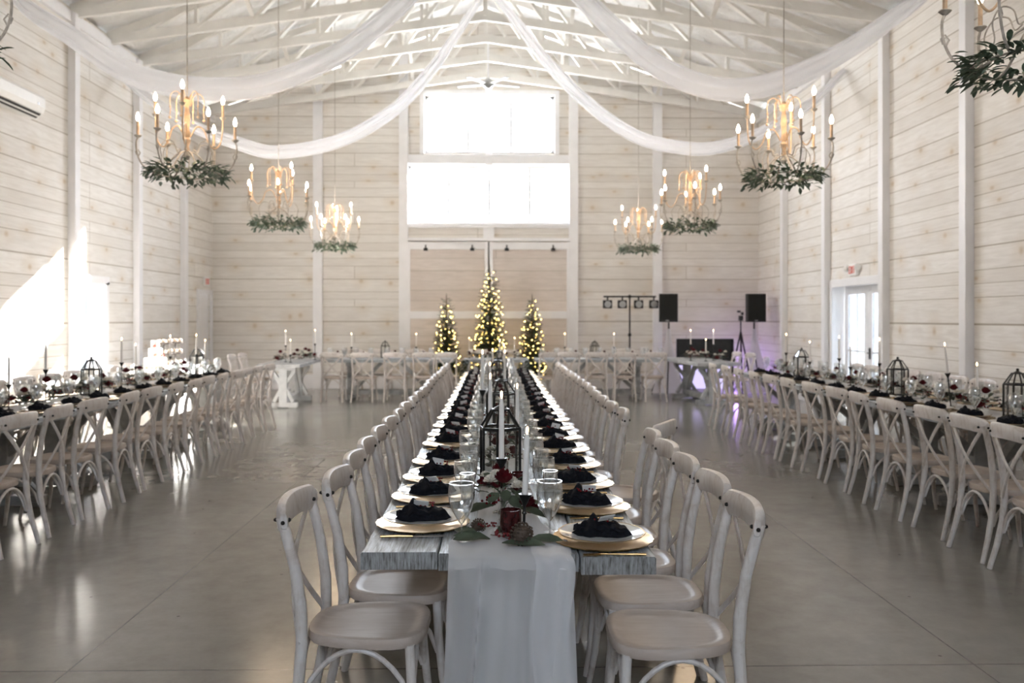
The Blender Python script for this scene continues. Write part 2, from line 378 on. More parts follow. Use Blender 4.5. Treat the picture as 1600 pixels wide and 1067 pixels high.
gable = lambda x: EZ + .1 + RP * (HW - abs(x - XC))
UW = (-1.56, 1.28, 5.17, 6.44); LW = (-1.94, 1.64, 3.65, 4.90)
wall_with_holes('wall_back', 'planks_back', 'x', YB, .25, XL - .25, XR + .25, gable, [UW, LW])
wall_with_holes('wall_front', 'planks_back', 'x', YF - .25, .25, XL - .25, XR + .25, gable, [(XC - 1.8, XC + 1.8, 3.65, 5.1)])  # added opening, its size sets the daylight from behind the camera
flat = lambda y: EZ + .1
RD = (12.83, 14.80, 0, 2.12); LD = (12.86, 13.86, 0, 2.12); LD2 = (18.05, 18.92, 0, 2.1)
wall_with_holes('wall_right', 'planks_side', 'y', XR, .3, YF, YB, flat, [RD])
wall_with_holes('wall_left', 'planks_side', 'y', XL - .3, .3, YF, YB, flat, [LD, LD2])
# roof underside, quilted insulation sagging between the trusses
TY = [YB - .25 - 1.2 * i for i in range(20)]
mb = MB()
for sgn in (-1, 1):
    def fn(u, v, sgn=sgn):
        x = XC + sgn * HW * 1.03 * u; y = YF - .2 + (YB - YF + .4) * v
        ph = (y - TY[0]) / 1.2; sag = .09 * abs(math.sin(PI * ph)) ** .7 + .035 * abs(math.sin(PI * u * 5))
        return (x, y, EZ + .28 + RP * (HW - abs(x - XC)) - sag + .02 * noise.noise((x * 2, y * 2, 0)))
    mb.grid(fn, 30, 160)
struct(mb.build('ceiling', 'insulation', solid=.05))
struct(MB().add([(XL - .4, YF - .3, EZ + .1), (XC, YF - .3, EZ + .5 + RP * HW), (XR + .4, YF - .3, EZ + .1), (XL - .4, YB + .3, EZ + .1), (XC, YB + .3, EZ + .5 + RP * HW), (XR + .4, YB + .3, EZ + .1)],
      [(0, 1, 4, 3), (1, 2, 5, 4)]).build('roof_deck', 'grey_metal', solid=.03))
# scissor trusses
BP = .14
def truss_mesh():
    t = MB(); th = .055
    bz = lambda x: EZ + .02 + BP * (HW - abs(x)); tz = lambda x: EZ + .16 + RP * (HW - abs(x)) - .05
    for sg in (-1, 1):
        t.beam((sg * (HW - .01), 0, bz(HW)), (0, 0, bz(0)), th * 1.3, .15); t.beam((sg * HW, 0, tz(HW) - .02), (0, 0, tz(0)), th, .12)
        xs = [HW - .5, 4.6, 3.7, 2.9, 2.0, 1.1, .05]
        for i in range(len(xs) - 1):
            x0, x1 = sg * xs[i], sg * xs[i + 1]
            if i % 2 == 0: t.beam((x0, .0, bz(x0)), (x1, .0, tz(x1)), .05, .09, (0, 1, 0)); t.beam((x1, 0, bz(x1)), (x1, 0, tz(x1)), .05, .09, (0, 1, 0))
            else: t.beam((x0, 0, bz(x0)), (x1, 0, tz(x1)), .05, .09, (0, 1, 0))
    t.beam((0, 0, bz(0)), (0, 0, tz(0)), .05, .12, (0, 1, 0))
    return t
tr = struct(truss_mesh().build('ceiling_truss', 'truss_paint')); tr.location = (XC, TY[0], 0)
for y in TY[1:]:
    c = tr.copy(); COL.objects.link(c); c.location = (XC, y, 0)
pl = MB()
for xx in (-4.3, -2.6, -.9, .9, 2.6, 4.3):       # purlins and long braces between the trusses
    pl.beam((XC + xx, YF, EZ + .22 + RP * (HW - abs(xx))), (XC + xx, YB, EZ + .22 + RP * (HW - abs(xx))), .05, .09)
for xx in (-3.7, 3.7, -1.6, 1.6):
    for i in range(0, len(TY) - 2):
        z0 = EZ + .08 + BP * (HW - abs(xx)); z1 = EZ + .08 + RP * (HW - abs(xx))
        if i % 2: z0, z1 = z1, z0
        pl.beam((XC + xx, TY[i], z0), (XC + xx, TY[i + 1], z1), .07, .035)
struct(pl.build('ceiling_purlins', 'truss_paint'))
e = MB()
for x in (XL + .03, XR - .03): e.box((x, (YF + YB) / 2, EZ - .06), (.06, YB - YF, .16))
struct(e.build('trim_eave', 'trim_white'))
# wall posts
k = 1
PY = [17.15, 14.95, 12.70, 10.45, 8.2, 5.95, 3.7, 1.45, -.8, -3.05]
for y in PY:
    for sx in (XL, XR):
        s_ = 1 if sx < 0 else -1
        struct(MB().box((sx + s_ * .055, y, EZ / 2), (.11, .15, EZ)).build('trim_%d' % k, 'trim_white', bevel=.004)); k += 1
for x in (-3.89, -2.02, 1.70, 3.55):
    struct(MB().box((x, YB - .05, gable(x) / 2), (.2, .10, gable(x))).build('trim_%d' % k, 'trim_white', bevel=.004)); k += 1
def bar(c, d): 
    global k
    o = struct(MB().box(c, d).build('trim_%d' % k, 'trim_white', bevel=.003)); k += 1; return o
bar((-.16, YB - .03, 5.03), (3.52, .06, .20)); bar((-.16, YB - .04, 5.03), (.15, .08, .28))
bar((-.16, YB - .03, 6.50), (3.1, .06, .10)); bar((-.16, YB - .03, 3.58), (3.52, .06, .1)); bar((-.16, YB - .04, 3.42), (.24, .08, .24))
bar((-.16, YB - .06, 3.27), (3.56, .12, .07))
for x in (-1.62, 1.34): bar((x, YB - .03, 5.8), (.10, .06, 1.3))
def baseb(name, c, d): struct(MB().box(c, d).build(name, 'trim_white', bevel=.004))
baseb('baseboard_back', (XC, YB - .015, .16), (HW * 2, .03, .32))
for nm, y0, y1, sx in (('baseboard_left', YF, 12.8, XL + .015), ('baseboard_left_far', 13.9, 18.0, XL + .015), ('baseboard_right', YF, 12.8, XR - .015), ('baseboard_right_far', 14.85, YB, XR - .015)):
    baseb(nm, (sx, (y0 + y1) / 2, .08), (.03, y1 - y0, .16))
# gable windows
def window(name, rect, n, y=YB + .12):
    x0, x1, z0, z1 = rect; W = x1 - x0
    f = struct(MB().box(((x0 + x1) / 2, y, z0 + .03), (W, .12, .06)).box(((x0 + x1) / 2, y, z1 - .03), (W, .12, .06)).box((x0 + .03, y, (z0 + z1) / 2), (.06, .12, z1 - z0)).box((x1 - .03, y, (z0 + z1) / 2), (.06, .12, z1 - z0)).build(name, 'trim_white'))
    mu = MB()
    for i in range(1, n): mu.box((x0 + W * i / n, y, (z0 + z1) / 2), (.07, .06, z1 - z0 - .1))
    mu.build('mullion', 'trim_white', f)
    MB().box(((x0 + x1) / 2, y + .02, (z0 + z1) / 2), (W - .1, .006, z1 - z0 - .1)).build('pane', 'window_glass', f)
window('window_1', UW, 3); window('window_2', LW, 4)
window('window_fill', (XC - 1.8, XC + 1.8, 3.65, 5.1), 4, YF - .12)  # unseen window added behind the camera, sized to balance the front fill light
# sliding barn doors under the windows
for nm, x0, x1 in (('door_1', -1.92, -.17), ('door_2', -.15, 1.60)):
    W = x1 - x0; xm = (x0 + x1) / 2; y = YB - .06
    d = struct(MB().box((xm, y, 1.62), (W, .04, 3.2)).build(nm, 'planks_door'))
    t = MB()
    for zz, hh in ((3.13, .16), (1.62, .16), (.12, .22)): t.box((xm, y - .035, zz), (W, .03, hh))
    ie = -1 if nm == 'door_1' else 1
    for ex, ww in ((x0 + .025, .05 if nm == 'door_1' else .11), (x1 - .025, .11 if nm == 'door_1' else .05)): t.box((ex, y - .035, 1.62), (ww, .032, 3.2))
    t.build('door_rail', 'trim_white', d, bevel=.003)
    for q in (.22, .8): MB().box((x0 + W * q, y - .06, 3.05), (.09, .03, .06)).box((x0 + W * q, y - .06, 3.10), (.03, .03, .10)).build('door_hanger', 'black_metal', d)
# french doors on the right, single glazed door on the left, plain door at the far left corner
def glazed(name, xw, s_, y0, y1, leaves, handle_at):
    # xw: wall face x; s_=+1 outwards is +x
    H = 2.12; fr = MB(); yc = (y0 + y1) / 2
    fr.box((xw - s_ * .012, y0 + .02, H / 2), (.05, .10, H)).box((xw - s_ * .012, y1 - .02, H / 2), (.05, .10, H)).box((xw - s_ * .012, yc, H + .02), (.05, y1 - y0 + .1, .13))
    fr.box((xw + s_ * .15, y0 + .015, H / 2), (.3, .03, H)).box((xw + s_ * .15, y1 - .015, H / 2), (.3, .03, H)).box((xw + s_ * .15, yc, H - .015), (.3, y1 - y0, .03))
    d = struct(fr.build(name, 'trim_white', bevel=.004)); xd = xw + s_ * .22; Lw = (y1 - y0 - .08) / leaves
    for i in range(leaves):
        a = y0 + .04 + i * Lw; t = MB(); c = a + Lw / 2
        for yy, ww in ((a + .072, .138), (a + Lw - .072, .138)): t.box((xd, yy, H / 2), (.045, ww, H - .06))
        t.box((xd, c, .14), (.041, Lw - .006, .24)).box((xd, c, H - .102), (.041, Lw - .006, .14)).box((xd, c, 1.0), (.034, Lw - .2, .03)); t.box((xd, c, 1.2), (.03, .022, 1.7))
        lf = t.build('door_leaf', 'trim_white', d); MB().box((xd, c, H / 2), (.008, Lw - .2, H - .3)).build('pane', 'door_glass', lf)
    MB().box((xd - s_ * .03, handle_at, .98), (.02, .04, .18)).box((xd - s_ * .06, handle_at - .04, .99), (.02, .11, .02)).build('door_handle', 'black_metal', d)
glazed('door_3', XR, 1, RD[0], RD[1], 2, (RD[0] + RD[1]) / 2 - .07)
glazed('door_4', XL, -1, LD[0], LD[1], 1, LD[0] + .1)
d = struct(MB().box((XL - .012 + .02, LD2[0] + .0, 1.05), (.04, .09, 2.1)).box((XL + .008, LD2[1], 1.05), (.04, .09, 2.1)).box((XL + .008, (LD2[0] + LD2[1]) / 2, 2.11), (.04, .96, .09)).box((XL - .15, LD2[0] - .02, 1.05), (.3, .04, 2.1)).build('door_5', 'trim_white'))
MB().box((XL - .08, (LD2[0] + LD2[1]) / 2, 1.04), (.045, .86, 2.08)).build('door_leaf', 'trim_white', d)
MB().box((XL - .045, LD2[0] + .1, 1.0), (.02, .05, .28)).build('door_handle', 'black_metal', d)

# outdoors, seen through the glazed doors
struct(MB().box((0, 8, -.35), (160, 160, .2)).build('ground_outside', 'outdoor_ground'))
def blob_tree(x, y, h, r, label):
    t = empty('outdoor_tree', (x, y, -.25), 0, label, 'tree', 'trees outside the glass doors')
    MB().tube([(0, 0, 0), (.1, 0, h * .5)], [.25, .15], 8).build('trunk', 'stem_brown', t)
    m = MB(); m.ball((0, 0, h * .62), r, 16, 10, (1, 1, h * .42 / r))
    m.v = [tuple(Vector(p) * (1 + .22 * noise.noise(Vector(p) * .9))) for p in m.v]
    m.build('crown', 'outdoor_tree', t)
blob_tree(26, 33, 5.0, 2.0, 'bluish tree outside, seen through the nearer french door pane'); blob_tree(24, 37, 4.2, 1.7, 'smaller dull green tree outside, seen through the farther french door pane'); blob_tree(30, 46, 4.6, 2.4, 'third dull tree outside, farthest from the french doors')

# ------------------------------------------------------------------ ceiling swags of sheer cloth
def swag(name, pts, y0, label, wid=.25, mirror=False, dy=0.0):
    # pts: list of (x, z_centre); catmull-rom through them, cross-section is a pleated fold bundle
    P = [Vector((x, 0, z)) for x, z in pts]; P = [P[0] * 2 - P[1]] + P + [P[-1] * 2 - P[-2]]
    C = []
    for i in range(1, len(P) - 2):
        for t in [q / 10 for q in range(10)]:
            a, b_, c, d_ = P[i - 1], P[i], P[i + 1], P[i + 2]
            C.append(.5 * (2 * b_ + (c - a) * t + (2 * a - 5 * b_ + 4 * c - d_) * t * t + (3 * b_ - a - 3 * c + d_) * t ** 3))
    C.append(P[-2]); N = len(C); nc = 34; vs = []
    for i, p in enumerate(C):
        t = (C[min(i + 1, N - 1)] - C[max(i - 1, 0)]).normalized(); nrm = Vector((-t.z, 0, t.x))
        if nrm.z < 0: nrm = -nrm
        s = i / (N - 1); op = wid * (.30 + .70 * math.sin(PI * min(1, max(0, s))) ** .6)
        for j in range(nc + 1):
            v = j / nc
            # the cloth folds back over itself three times: front fall, back fall
            loop = math.cos(v * 2 * PI) * .5
            amp = .035 + .02 * math.sin(s * 9 + 1)
            dep = math.sin(v * 2 * PI) * .06 + amp * math.sin(v * 2 * PI * 5 + 3 * s + (1 if mirror else 0)) * .5
            up = loop * op + .012 * math.sin(v * 37 + s * 14)
            q = p + nrm * up; vs.append(((-q.x if mirror else q.x), y0 + dep + dy * s, q.z))
    mb = MB(); fs = [(i * (nc + 1) + j, (i + 1) * (nc + 1) + j, (i + 1) * (nc + 1) + j + 1, i * (nc + 1) + j + 1) for i in range(N - 1) for j in range(nc)]
    mb.add(vs, fs, True); o = mb.build(name, 'sheer_drape'); tag(o, label, 'drape', 'sheer swags under the ceiling'); return o
A = [(-6.17, 5.80), (-5.9, 5.45), (-5.35, 5.10), (-4.7, 4.68), (-4.1, 4.50), (-3.5, 4.45), (-2.9, 4.52), (-1.97, 4.92), (-1.15, 5.60), (-.5, 6.35), (-.15, 6.88)]
B = [(-6.17, 5.75), (-5.95, 5.38), (-5.1, 4.76), (-4.2, 4.40), (-3.55, 4.27), (-2.55, 4.46), (-1.68, 4.96), (-1.08, 5.60), (-.72, 6.1), (-.2, 6.88)]
C_ = [(5.77, 5.95), (5.3, 5.55), (4.55, 5.02), (3.9, 4.68), (3.3, 4.50), (2.75, 4.50), (2.1, 4.75), (1.5, 5.25), (.9, 5.85), (.4, 6.45), (.0, 6.88)]
D_ = [(5.77, 5.65), (5.2, 5.10), (4.4, 4.62), (3.7, 4.38), (3.1, 4.36), (2.3, 4.55), (1.5, 5.1), (.85, 5.75), (.35, 6.4), (-.05, 6.88)]
swag('ceiling_drape', A, 11.0, 'nearer sheer white swag draped from ridge to wall on the side of the air conditioner', .29)
swag('ceiling_drape', B, 14.2, 'farther sheer white swag draped to the wall beyond the air conditioner', .21)
swag('ceiling_drape', C_, 11.0, 'nearer sheer white swag draped from ridge to wall on the french door side', .29)
swag('ceiling_drape', D_, 14.2, 'farther sheer white swag draped to the wall above the french doors', .21)

# ------------------------------------------------------------------ crossback chair
def chair_proto():
    r = empty('crossback_chair')
    # seat: rounded trapezoid with a softly dished top
    out = []
    for i in range(40):
        th = 2 * PI * i / 40; c, s_ = math.cos(th), math.sin(th)
        p = 3.2; rr = (abs(c) ** p + abs(s_) ** p) ** (-1 / p); x = .212 * rr * c; y = rr * s_ * (.198 + .022 * (x / .21)); out.append((x, y))
    m = MB(); n = 40; prof = [(0, .452), (.72, .452), (.80, .4535), (.84, .458), (.93, .462), (.985, .459), (1.0, .450), (1.0, .434), (.985, .424), (.9, .420), (0, .420)]
    vs = [(x * f, y * f, z) for f, z in prof for x, y in out]
    m.add(vs, [(i * n + k, i * n + (k + 1) % n, (i + 1) * n + (k + 1) % n, (i + 1) * n + k) for i in range(len(prof) - 1) for k in range(n)], True)
    m.v = [v for v in m.v]; m.f = [tuple(reversed(f)) for f in m.f]
    m.build('seat', 'seat_wood', r)
    for s_ in (-1, 1):
        MB().tube([(-.285, s_ * .20, 0), (-.245, s_ * .19, .15), (-.214, s_ * .183, .30), (-.203, s_ * .180, .44), (-.206, s_ * .181, .56), (-.226, s_ * .185, .70), (-.256, s_ * .190, .82), (-.272, s_ * .192, .87)],
                  [.014, .016, .018, .019, .019, .018, .0175, .016], 10, flat=(1.12, .95)).build('leg', 'chair_wood', r)
        MB().tube([(.165, s_ * .165, .43), (.172, s_ * .172, .30), (.188, s_ * .182, .14), (.212, s_ * .195, 0)], [.018, .017, .015, .012], 10).build('leg', 'chair_wood', r)
    # top rail: bent, rounded, wraps the post heads
    pts = []
    for i in range(15):
        y = -.212 + .424 * i / 14; pts.append((-.262 - .030 * (1 - (y / .212) ** 2) + (.006 if abs(y) > .19 else 0), y, .862 + .012 * (1 - (y / .212) ** 2)))
    m = MB(); n = 12; vs = []
    for i, p in enumerate(pts):
        e = 1.0 if 0 < i < 14 else .55
        tz = Vector((-.05, 0, 1)).normalized()
        for k in range(n):
            th = 2 * PI * k / n; c, s2 = math.cos(th), math.sin(th); pw = .6
            a = math.copysign(abs(c) ** pw, c) * .048 * e; b2 = math.copysign(abs(s2) ** pw, s2) * .0205 * e
            vs.append((p[0] + tz.x * a + b2, p[1], p[2] + a))
    m.add(vs, [(i * n + k, i * n + (k + 1) % n, (i + 1) * n + (k + 1) % n, (i + 1) * n + k) for i in range(14) for k in range(n)] + [tuple(range(n - 1, -1, -1)), tuple(14 * n + k for k in range(n))], True)
    rail = m.build('top_rail', 'chair_wood', r)
    for s_ in (-1, 1):
        MB().tube([(-.302, s_ * .170, .858), (-.297, s_ * .170, .858), (-.248, s_ * .172, .858), (-.243, s_ * .172, .858)], [.005, .0075, .0075, .005], 8).build('bolt', 'bolt_black', rail); MB().ball((-.258, s_ * .218, .858), .0075, 8, 5).build('bolt', 'bolt_black', rail)
    for s_ in (-1, 1):      # bent cross slats
        q = []
        for i in range(11):
            t = i / 10; y = s_ * (.168 - .345 * t); z = .842 - .392 * t; x = -.272 + .055 * t - .030 * math.sin(PI * t) - (.005 if s_ > 0 else -.005) * math.sin(PI * t)
            q.append((x, y, z))
        q.append((-.205, -s_ * .19, .436))
        MB().tube(q, .015, 8, flat=(.40, 1.0) if False else (1.0, .38)).build('cross_slat', 'chair_wood', r)
    for a, b2 in (((.176, .172), (.176, -.172)), ((-.215, .176), (-.215, -.176)), ((.168, .170), (-.206, .180)), ((.168, -.170), (-.206, -.180))):
        q = []
        for i in range(13):
            t = i / 12; zz = .23 + .185 * math.sin(PI * t) ** .62
            q.append((a[0] + (b2[0] - a[0]) * t, a[1] + (b2[1] - a[1]) * t, zz))
        MB().tube(q, .0095, 8).build('brace', 'chair_wood', r)
    return Kind(r)
CH = chair_proto()
def chair(x, y, rz, label, group): return CH.put((x, y, 0), rz, label, 'chair', group)

# ------------------------------------------------------------------ farm tables
TH = .77
def farm_table(loc, rz, label, L=2.42, W=.98, ragged=False, foot=None, boards=(.26, .235, .235, .25), top='table_wood', base='table_base_wood', group='farm tables'):
    r = empty('farm_table', loc, rz, label, 'table', group); rr = random.Random(int(abs(loc[0] * 31 + loc[1] * 17) * 10))
    tot = sum(boards); x = -W / 2
    for i, bw in enumerate(boards):
        bw = bw / tot * W; y0 = -L / 2; y1 = L / 2
        if ragged: y0 += (.02, .005, -.015, -.05)[i % 4]
        m = MB(); g_ = .0025; x0, x1 = x + g_, x + bw - g_; nn = 30; vs = []
        for j in range(nn + 1):
            y = y0 + (y1 - y0) * j / nn; wv = .0025 * noise.noise((y * 5, i * 3.1, loc[1])) ; wz = .0015 * noise.noise((y * 6, i * 7.7, 2))
            for px, pz in ((x0 + wv, TH - .058), (x1 + wv, TH - .058), (x1 + wv, TH - .006 + wz), (x1 - .005 + wv, TH + wz), (x0 + .005 + wv, TH + wz), (x0 + wv, TH - .006 + wz)): vs.append((px, y, pz))
        fs = [(j * 6 + q, j * 6 + (q + 1) % 6, (j + 1) * 6 + (q + 1) % 6, (j + 1) * 6 + q) for j in range(nn) for q in range(6)] + [tuple(range(5, -1, -1)), tuple(nn * 6 + q for q in range(6))]
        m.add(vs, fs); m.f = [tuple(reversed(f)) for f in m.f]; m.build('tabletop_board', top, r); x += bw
    for s_ in (-1, 1):
        y = s_ * (L / 2 - .42); hw = foot or W / 2 - .12
        m = MB(); m.box((0, y, .05), (hw * 2, .10, .08)).box((-hw + .08, y, .02), (.14, .12, .04)).box((hw - .08, y, .02), (.14, .12, .04)).box((0, y, .38), (.14, .11, .64)).box((0, y, TH - .095), (hw * 1.8, .10, .07))
        for q in (-1, 1):
            m.beam((q * (hw - .08), y, .10), (q * .04, y, .34), .06, .06); m.beam((q * (hw * .8), y, TH - .13), (q * .04, y, .42), .06, .06)
        m.build('trestle', base, r, bevel=.004)
    MB().box((0, 0, .12), (.10, L - .84, .09)).build('stretcher', base, r, bevel=.004)
    for s_ in (-1, 1): MB().beam((0, s_ * .20, TH - .09), (0, s_ * (L / 2 - .48), .16), .07, .06, (1, 0, 0)).build('diagonal_brace', base, r)
    return r
CX = .036
tb = []
for i in range(4):
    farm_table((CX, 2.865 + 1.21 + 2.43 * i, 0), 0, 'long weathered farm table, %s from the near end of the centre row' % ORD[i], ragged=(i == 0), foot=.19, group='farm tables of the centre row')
SY = [11.30, 8.86, 6.42]
for i, y in enumerate(SY):
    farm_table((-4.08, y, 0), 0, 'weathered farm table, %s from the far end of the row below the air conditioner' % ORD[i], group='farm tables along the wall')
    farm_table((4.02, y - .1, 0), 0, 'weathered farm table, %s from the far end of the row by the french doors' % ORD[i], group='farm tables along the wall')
farm_table((-3.70, 15.70, 0), R(2), 'white trestle table at the corner left of the back row', 2.2, .72, top='table_base_wood', base='table_white', boards=(.2, .2, .2), group='corner tables')
farm_table((3.78, 16.05, 0), R(6), 'pale trestle table at the corner near the loudspeakers', 2.2, .80, top='table_base_wood', base='table_base_wood', boards=(.2, .2, .2), group='corner tables')
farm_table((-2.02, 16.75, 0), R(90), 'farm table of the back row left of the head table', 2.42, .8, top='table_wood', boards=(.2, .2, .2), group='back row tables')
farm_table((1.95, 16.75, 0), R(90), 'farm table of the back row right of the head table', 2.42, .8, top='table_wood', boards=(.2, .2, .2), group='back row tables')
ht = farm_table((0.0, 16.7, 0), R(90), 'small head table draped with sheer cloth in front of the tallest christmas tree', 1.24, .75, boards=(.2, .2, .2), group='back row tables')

# ------------------------------------------------------------------ chairs around the tables
G1 = 'chairs along the centre table'
lys = [3.14, 3.60, 4.06, 4.53] + [5.02 + .475 * i for i in range(16)]
for i, y in enumerate(lys):
    if y > 12.4: break
    chair((-.45 if i == 0 else -.395) + rnd.uniform(-.012, .012), y, R(rnd.uniform(-3, 3)) , 'whitewashed crossback chair on left side of centre table, %s from the near end' % ORD[i], G1)
rys = [3.03, 3.48, 3.93, 4.39, 4.85] + [None] + [6.02 + .475 * i for i in range(14)]
for i, y in enumerate(rys):
    if y is None: chair(.80, 5.43, R(180 - 28), 'whitewashed crossback chair turned askew, sixth on right side of centre table', G1); continue
    if y > 12.4: break
    chair(.605 + rnd.uniform(-.012, .012), y, R(180 + rnd.uniform(-3, 3)), 'whitewashed crossback chair on right side of centre table, %s from the near end' % ORD[i], G1)
G2 = 'chairs along the wall tables'
ly = [5.30, 5.82, 6.34, 6.90, 7.5, 8.05, 8.56, 9.05, 9.55, 10.05, 10.55, 11.05, 11.55, 12.1]
for i, y in enumerate(ly):
    chair(-3.42 + rnd.uniform(-.03, .03), y, R(180 + rnd.uniform(-6, 6)), 'crossback chair on aisle side of the left table row, %s from the near end' % ORD[i], G2)
ry = [5.08, 5.6, 6.17, 6.74, 7.33, 7.87, 8.5, 9.1, 9.64, 10.2, 10.9, 11.55, 12.15]
for i, y in enumerate(ry):
    chair(3.36 + rnd.uniform(-.03, .03), y, R(rnd.uniform(-6, 6)), 'crossback chair on aisle side of the right table row, %s from the near end' % ORD[i], G2)
for i in range(12):
    y = 6.3 + i * .53
    chair(-4.86, y, R(rnd.uniform(-5, 5)), 'crossback chair on wall side of the left table row, %s from the near end' % ORD[i], G2)
    chair(4.80, y - .1, R(180 + rnd.uniform(-5, 5)), 'crossback chair on wall side of the right table row, %s from the near end' % ORD[i], G2)
G3 = 'chairs at the back row'
for i, x in enumerate([-3.02, -2.45, -1.87, -1.35, -.90]):
    chair(x, 16.20, R(90 + rnd.uniform(-4, 4) - (7 if i == 4 else 0)), 'crossback chair with its back to the aisle, %s from the left in the back row' % ORD[i], G3)
for i, x in enumerate([.89, 1.36, 1.87, 2.40, 2.95]):
    chair(x, 16.20, R(90 + rnd.uniform(-4, 4) + (20 if i == 0 else 0)), 'crossback chair with its back to the aisle, %s right of the head table' % ORD[i], G3)
for i, x in enumerate([-2.9, -2.3, -1.65]): chair(x, 17.30, R(-90), 'crossback chair behind the back row table, %s from its left end' % ORD[i], G3)
for i, x in enumerate([1.35, 2.0, 2.62]): chair(x, 17.30, R(-90), 'crossback chair behind the back row table, %s right of the head table' % ORD[i], G3)
chair(-.36, 17.25, R(-90), 'crossback chair at the head table, nearer the shorter left christmas tree', G3); chair(.24, 17.25, R(-90), 'crossback chair at the head table, nearer the shorter right christmas tree', G3)
chair(-4.36, 15.2, R(0), 'crossback chair at the outer side of the left corner table, nearer the aisle', G3); chair(-4.36, 15.85, R(0), 'crossback chair at the outer side of the left corner table, nearer the back wall', G3)
chair(4.36, 15.6, R(186), 'crossback chair at the outer side of the right corner table, nearer the aisle', G3); chair(4.30, 16.25, R(186), 'crossback chair at the outer side of the right corner table, nearer the back wall', G3)

# ------------------------------------------------------------------ tableware
def sc(a, n): return lambda th, r: 1 + (a * math.cos(n * th) if r > .1 else 0)
m = MB().lathe([(0, 0.002), (.10, .002), (.125, .006), (.169, .012), (.176, .014), (.175, .010), (.12, .001), (.10, 0), (0, 0)], 72, wob=sc(.012, 24))
K_charger = Kind(m.build('charger_plate', 'gold'))
r = empty('dinner_plate'); MB().lathe([(0, .006), (.082, .006), (.105, .013), (.148, .022), (.148, .018), (.105, .006), (.08, .001), (0, .001)], 48, wob=sc(.008, 12)).build('plate_body', 'porcelain', r)
MB().lathe([(.1465, .0218), (.1510, .0226), (.1510, .0195), (.1470, .0190)], 48, wob=sc(.008, 12)).build('gold_rim', 'gold', r)
K_plate = Kind(r)
def napkin(seed):
    # black cloth pinched in the middle, two ruffled lobes lying across the plate
    rr = random.Random(seed); ph = rr.uniform(0, 6); m = MB(); n1, n2 = 40, 28; vs = []
    for i in range(n1 + 1):
        u = -1 + 2 * i / n1; lobe = (.80 + .20 * math.cos(PI * abs(u) * 1.3 - PI * .65)) * max(.06, 1 - abs(u) ** 2.6) ** .6 * (1.0 - .15 * u)
        wy = .058 * lobe * (1 + .10 * math.sin(u * 14 + ph)); hz = .072 * (lobe * (.85 + .15 * math.cos(u * 5 + ph))) * (1 + .12 * math.sin(u * 17 + ph))
        for k_ in range(n2):
            th = 2 * PI * k_ / n2; pl_ = 1 + (.16 * math.sin(5 * th + ph + u * 3) + .07 * math.sin(11 * th - u * 4)) * (1 if math.sin(th) > 0 else .2)
            vs.append((u * .103 * (1 + .05 * math.sin(3 * th + ph)), wy * math.cos(th) * pl_, max(.0005, hz * .45 + hz * .55 * math.sin(th) * pl_)))
    m.add(vs, [(i * n2 + k_, i * n2 + (k_ + 1) % n2, (i + 1) * n2 + (k_ + 1) % n2, (i + 1) * n2 + k_) for i in range(n1) for k_ in range(n2)] + [tuple(range(n2 - 1, -1, -1)), tuple(n1 * n2 + k_ for k_ in range(n2))], True)
    for q in range(3):      # free folded edges standing up from the bundle
        a0 = -.075 + .045 * q
        m.grid(lambda u, v, a0=a0, q=q: (a0 + .05 * (v - .5) + .008 * math.sin(v * 12), -.042 + .030 * u + .008 * math.sin(v * 9 + ph + q), .022 + .024 * u + .004 * math.sin(v * 9 + q) - .02 * abs(v - .5) * u), 4, 10)
    return Kind(m.build('napkin', 'napkin_cloth'))
K_nap = [napkin(s_) for s_ in (1, 2, 3)]
r = empty('berry_sprig'); m = MB(); rr = random.Random(3)
for i in range(16): m.ball((rr.uniform(-.016, .016), rr.uniform(-.032, .032), .004 + rr.uniform(0, .014)), rr.uniform(.0035, .0052), 8, 5)
m.build('berries', 'berry_red', r); MB().tube([(0, -.05, .002), (.004, 0, .006), (0, .045, .004)], .0012, 5).build('twig', 'stem_brown', r); K_berry = Kind(r)
K_card = Kind(MB().box((0, 0, 0), (.002, .055, .032)).build('place_card', 'paper'))
def cutlery(kind):
    r = empty(kind); m = MB()
    if kind == 'table_knife':
        MB().tube([(-.115, 0, .004), (-.06, 0, .005), (0, 0, .004)], [.0045, .0055, .0035], 8).build('handle', 'gold', r)
        m.box((.06, .001, .004), (.12, .014, .0015)); m.build('blade', 'grey_metal', r)
    else:
        m.tube([(-.10, 0, .003), (-.05, 0, .004), (.03, 0, .006), (.05, 0, .006)], [.005, .004, .0025, .004], 8)
        m.build('handle', 'gold', r); t = MB().box((.062, 0, .005), (.022, .022, .002))
        for q in (-.009, -.003, .003, .009): t.box((.088, q, .005), (.036, .0028, .002))
        t.build('tines', 'gold', r)
    return Kind(r)
K_fork, K_knife = cutlery('table_fork'), cutlery('table_knife')
WINE = [(.001, .058), (.008, .063), (.019, .080), (.034, .106), (.044, .135), (.0475, .160), (.046, .182), (.043, .200)]
FLU = [(.001, .066), (.006, .072), (.014, .095), (.0215, .130), (.0265, .17), (.0272, .200), (.0260, .222)]
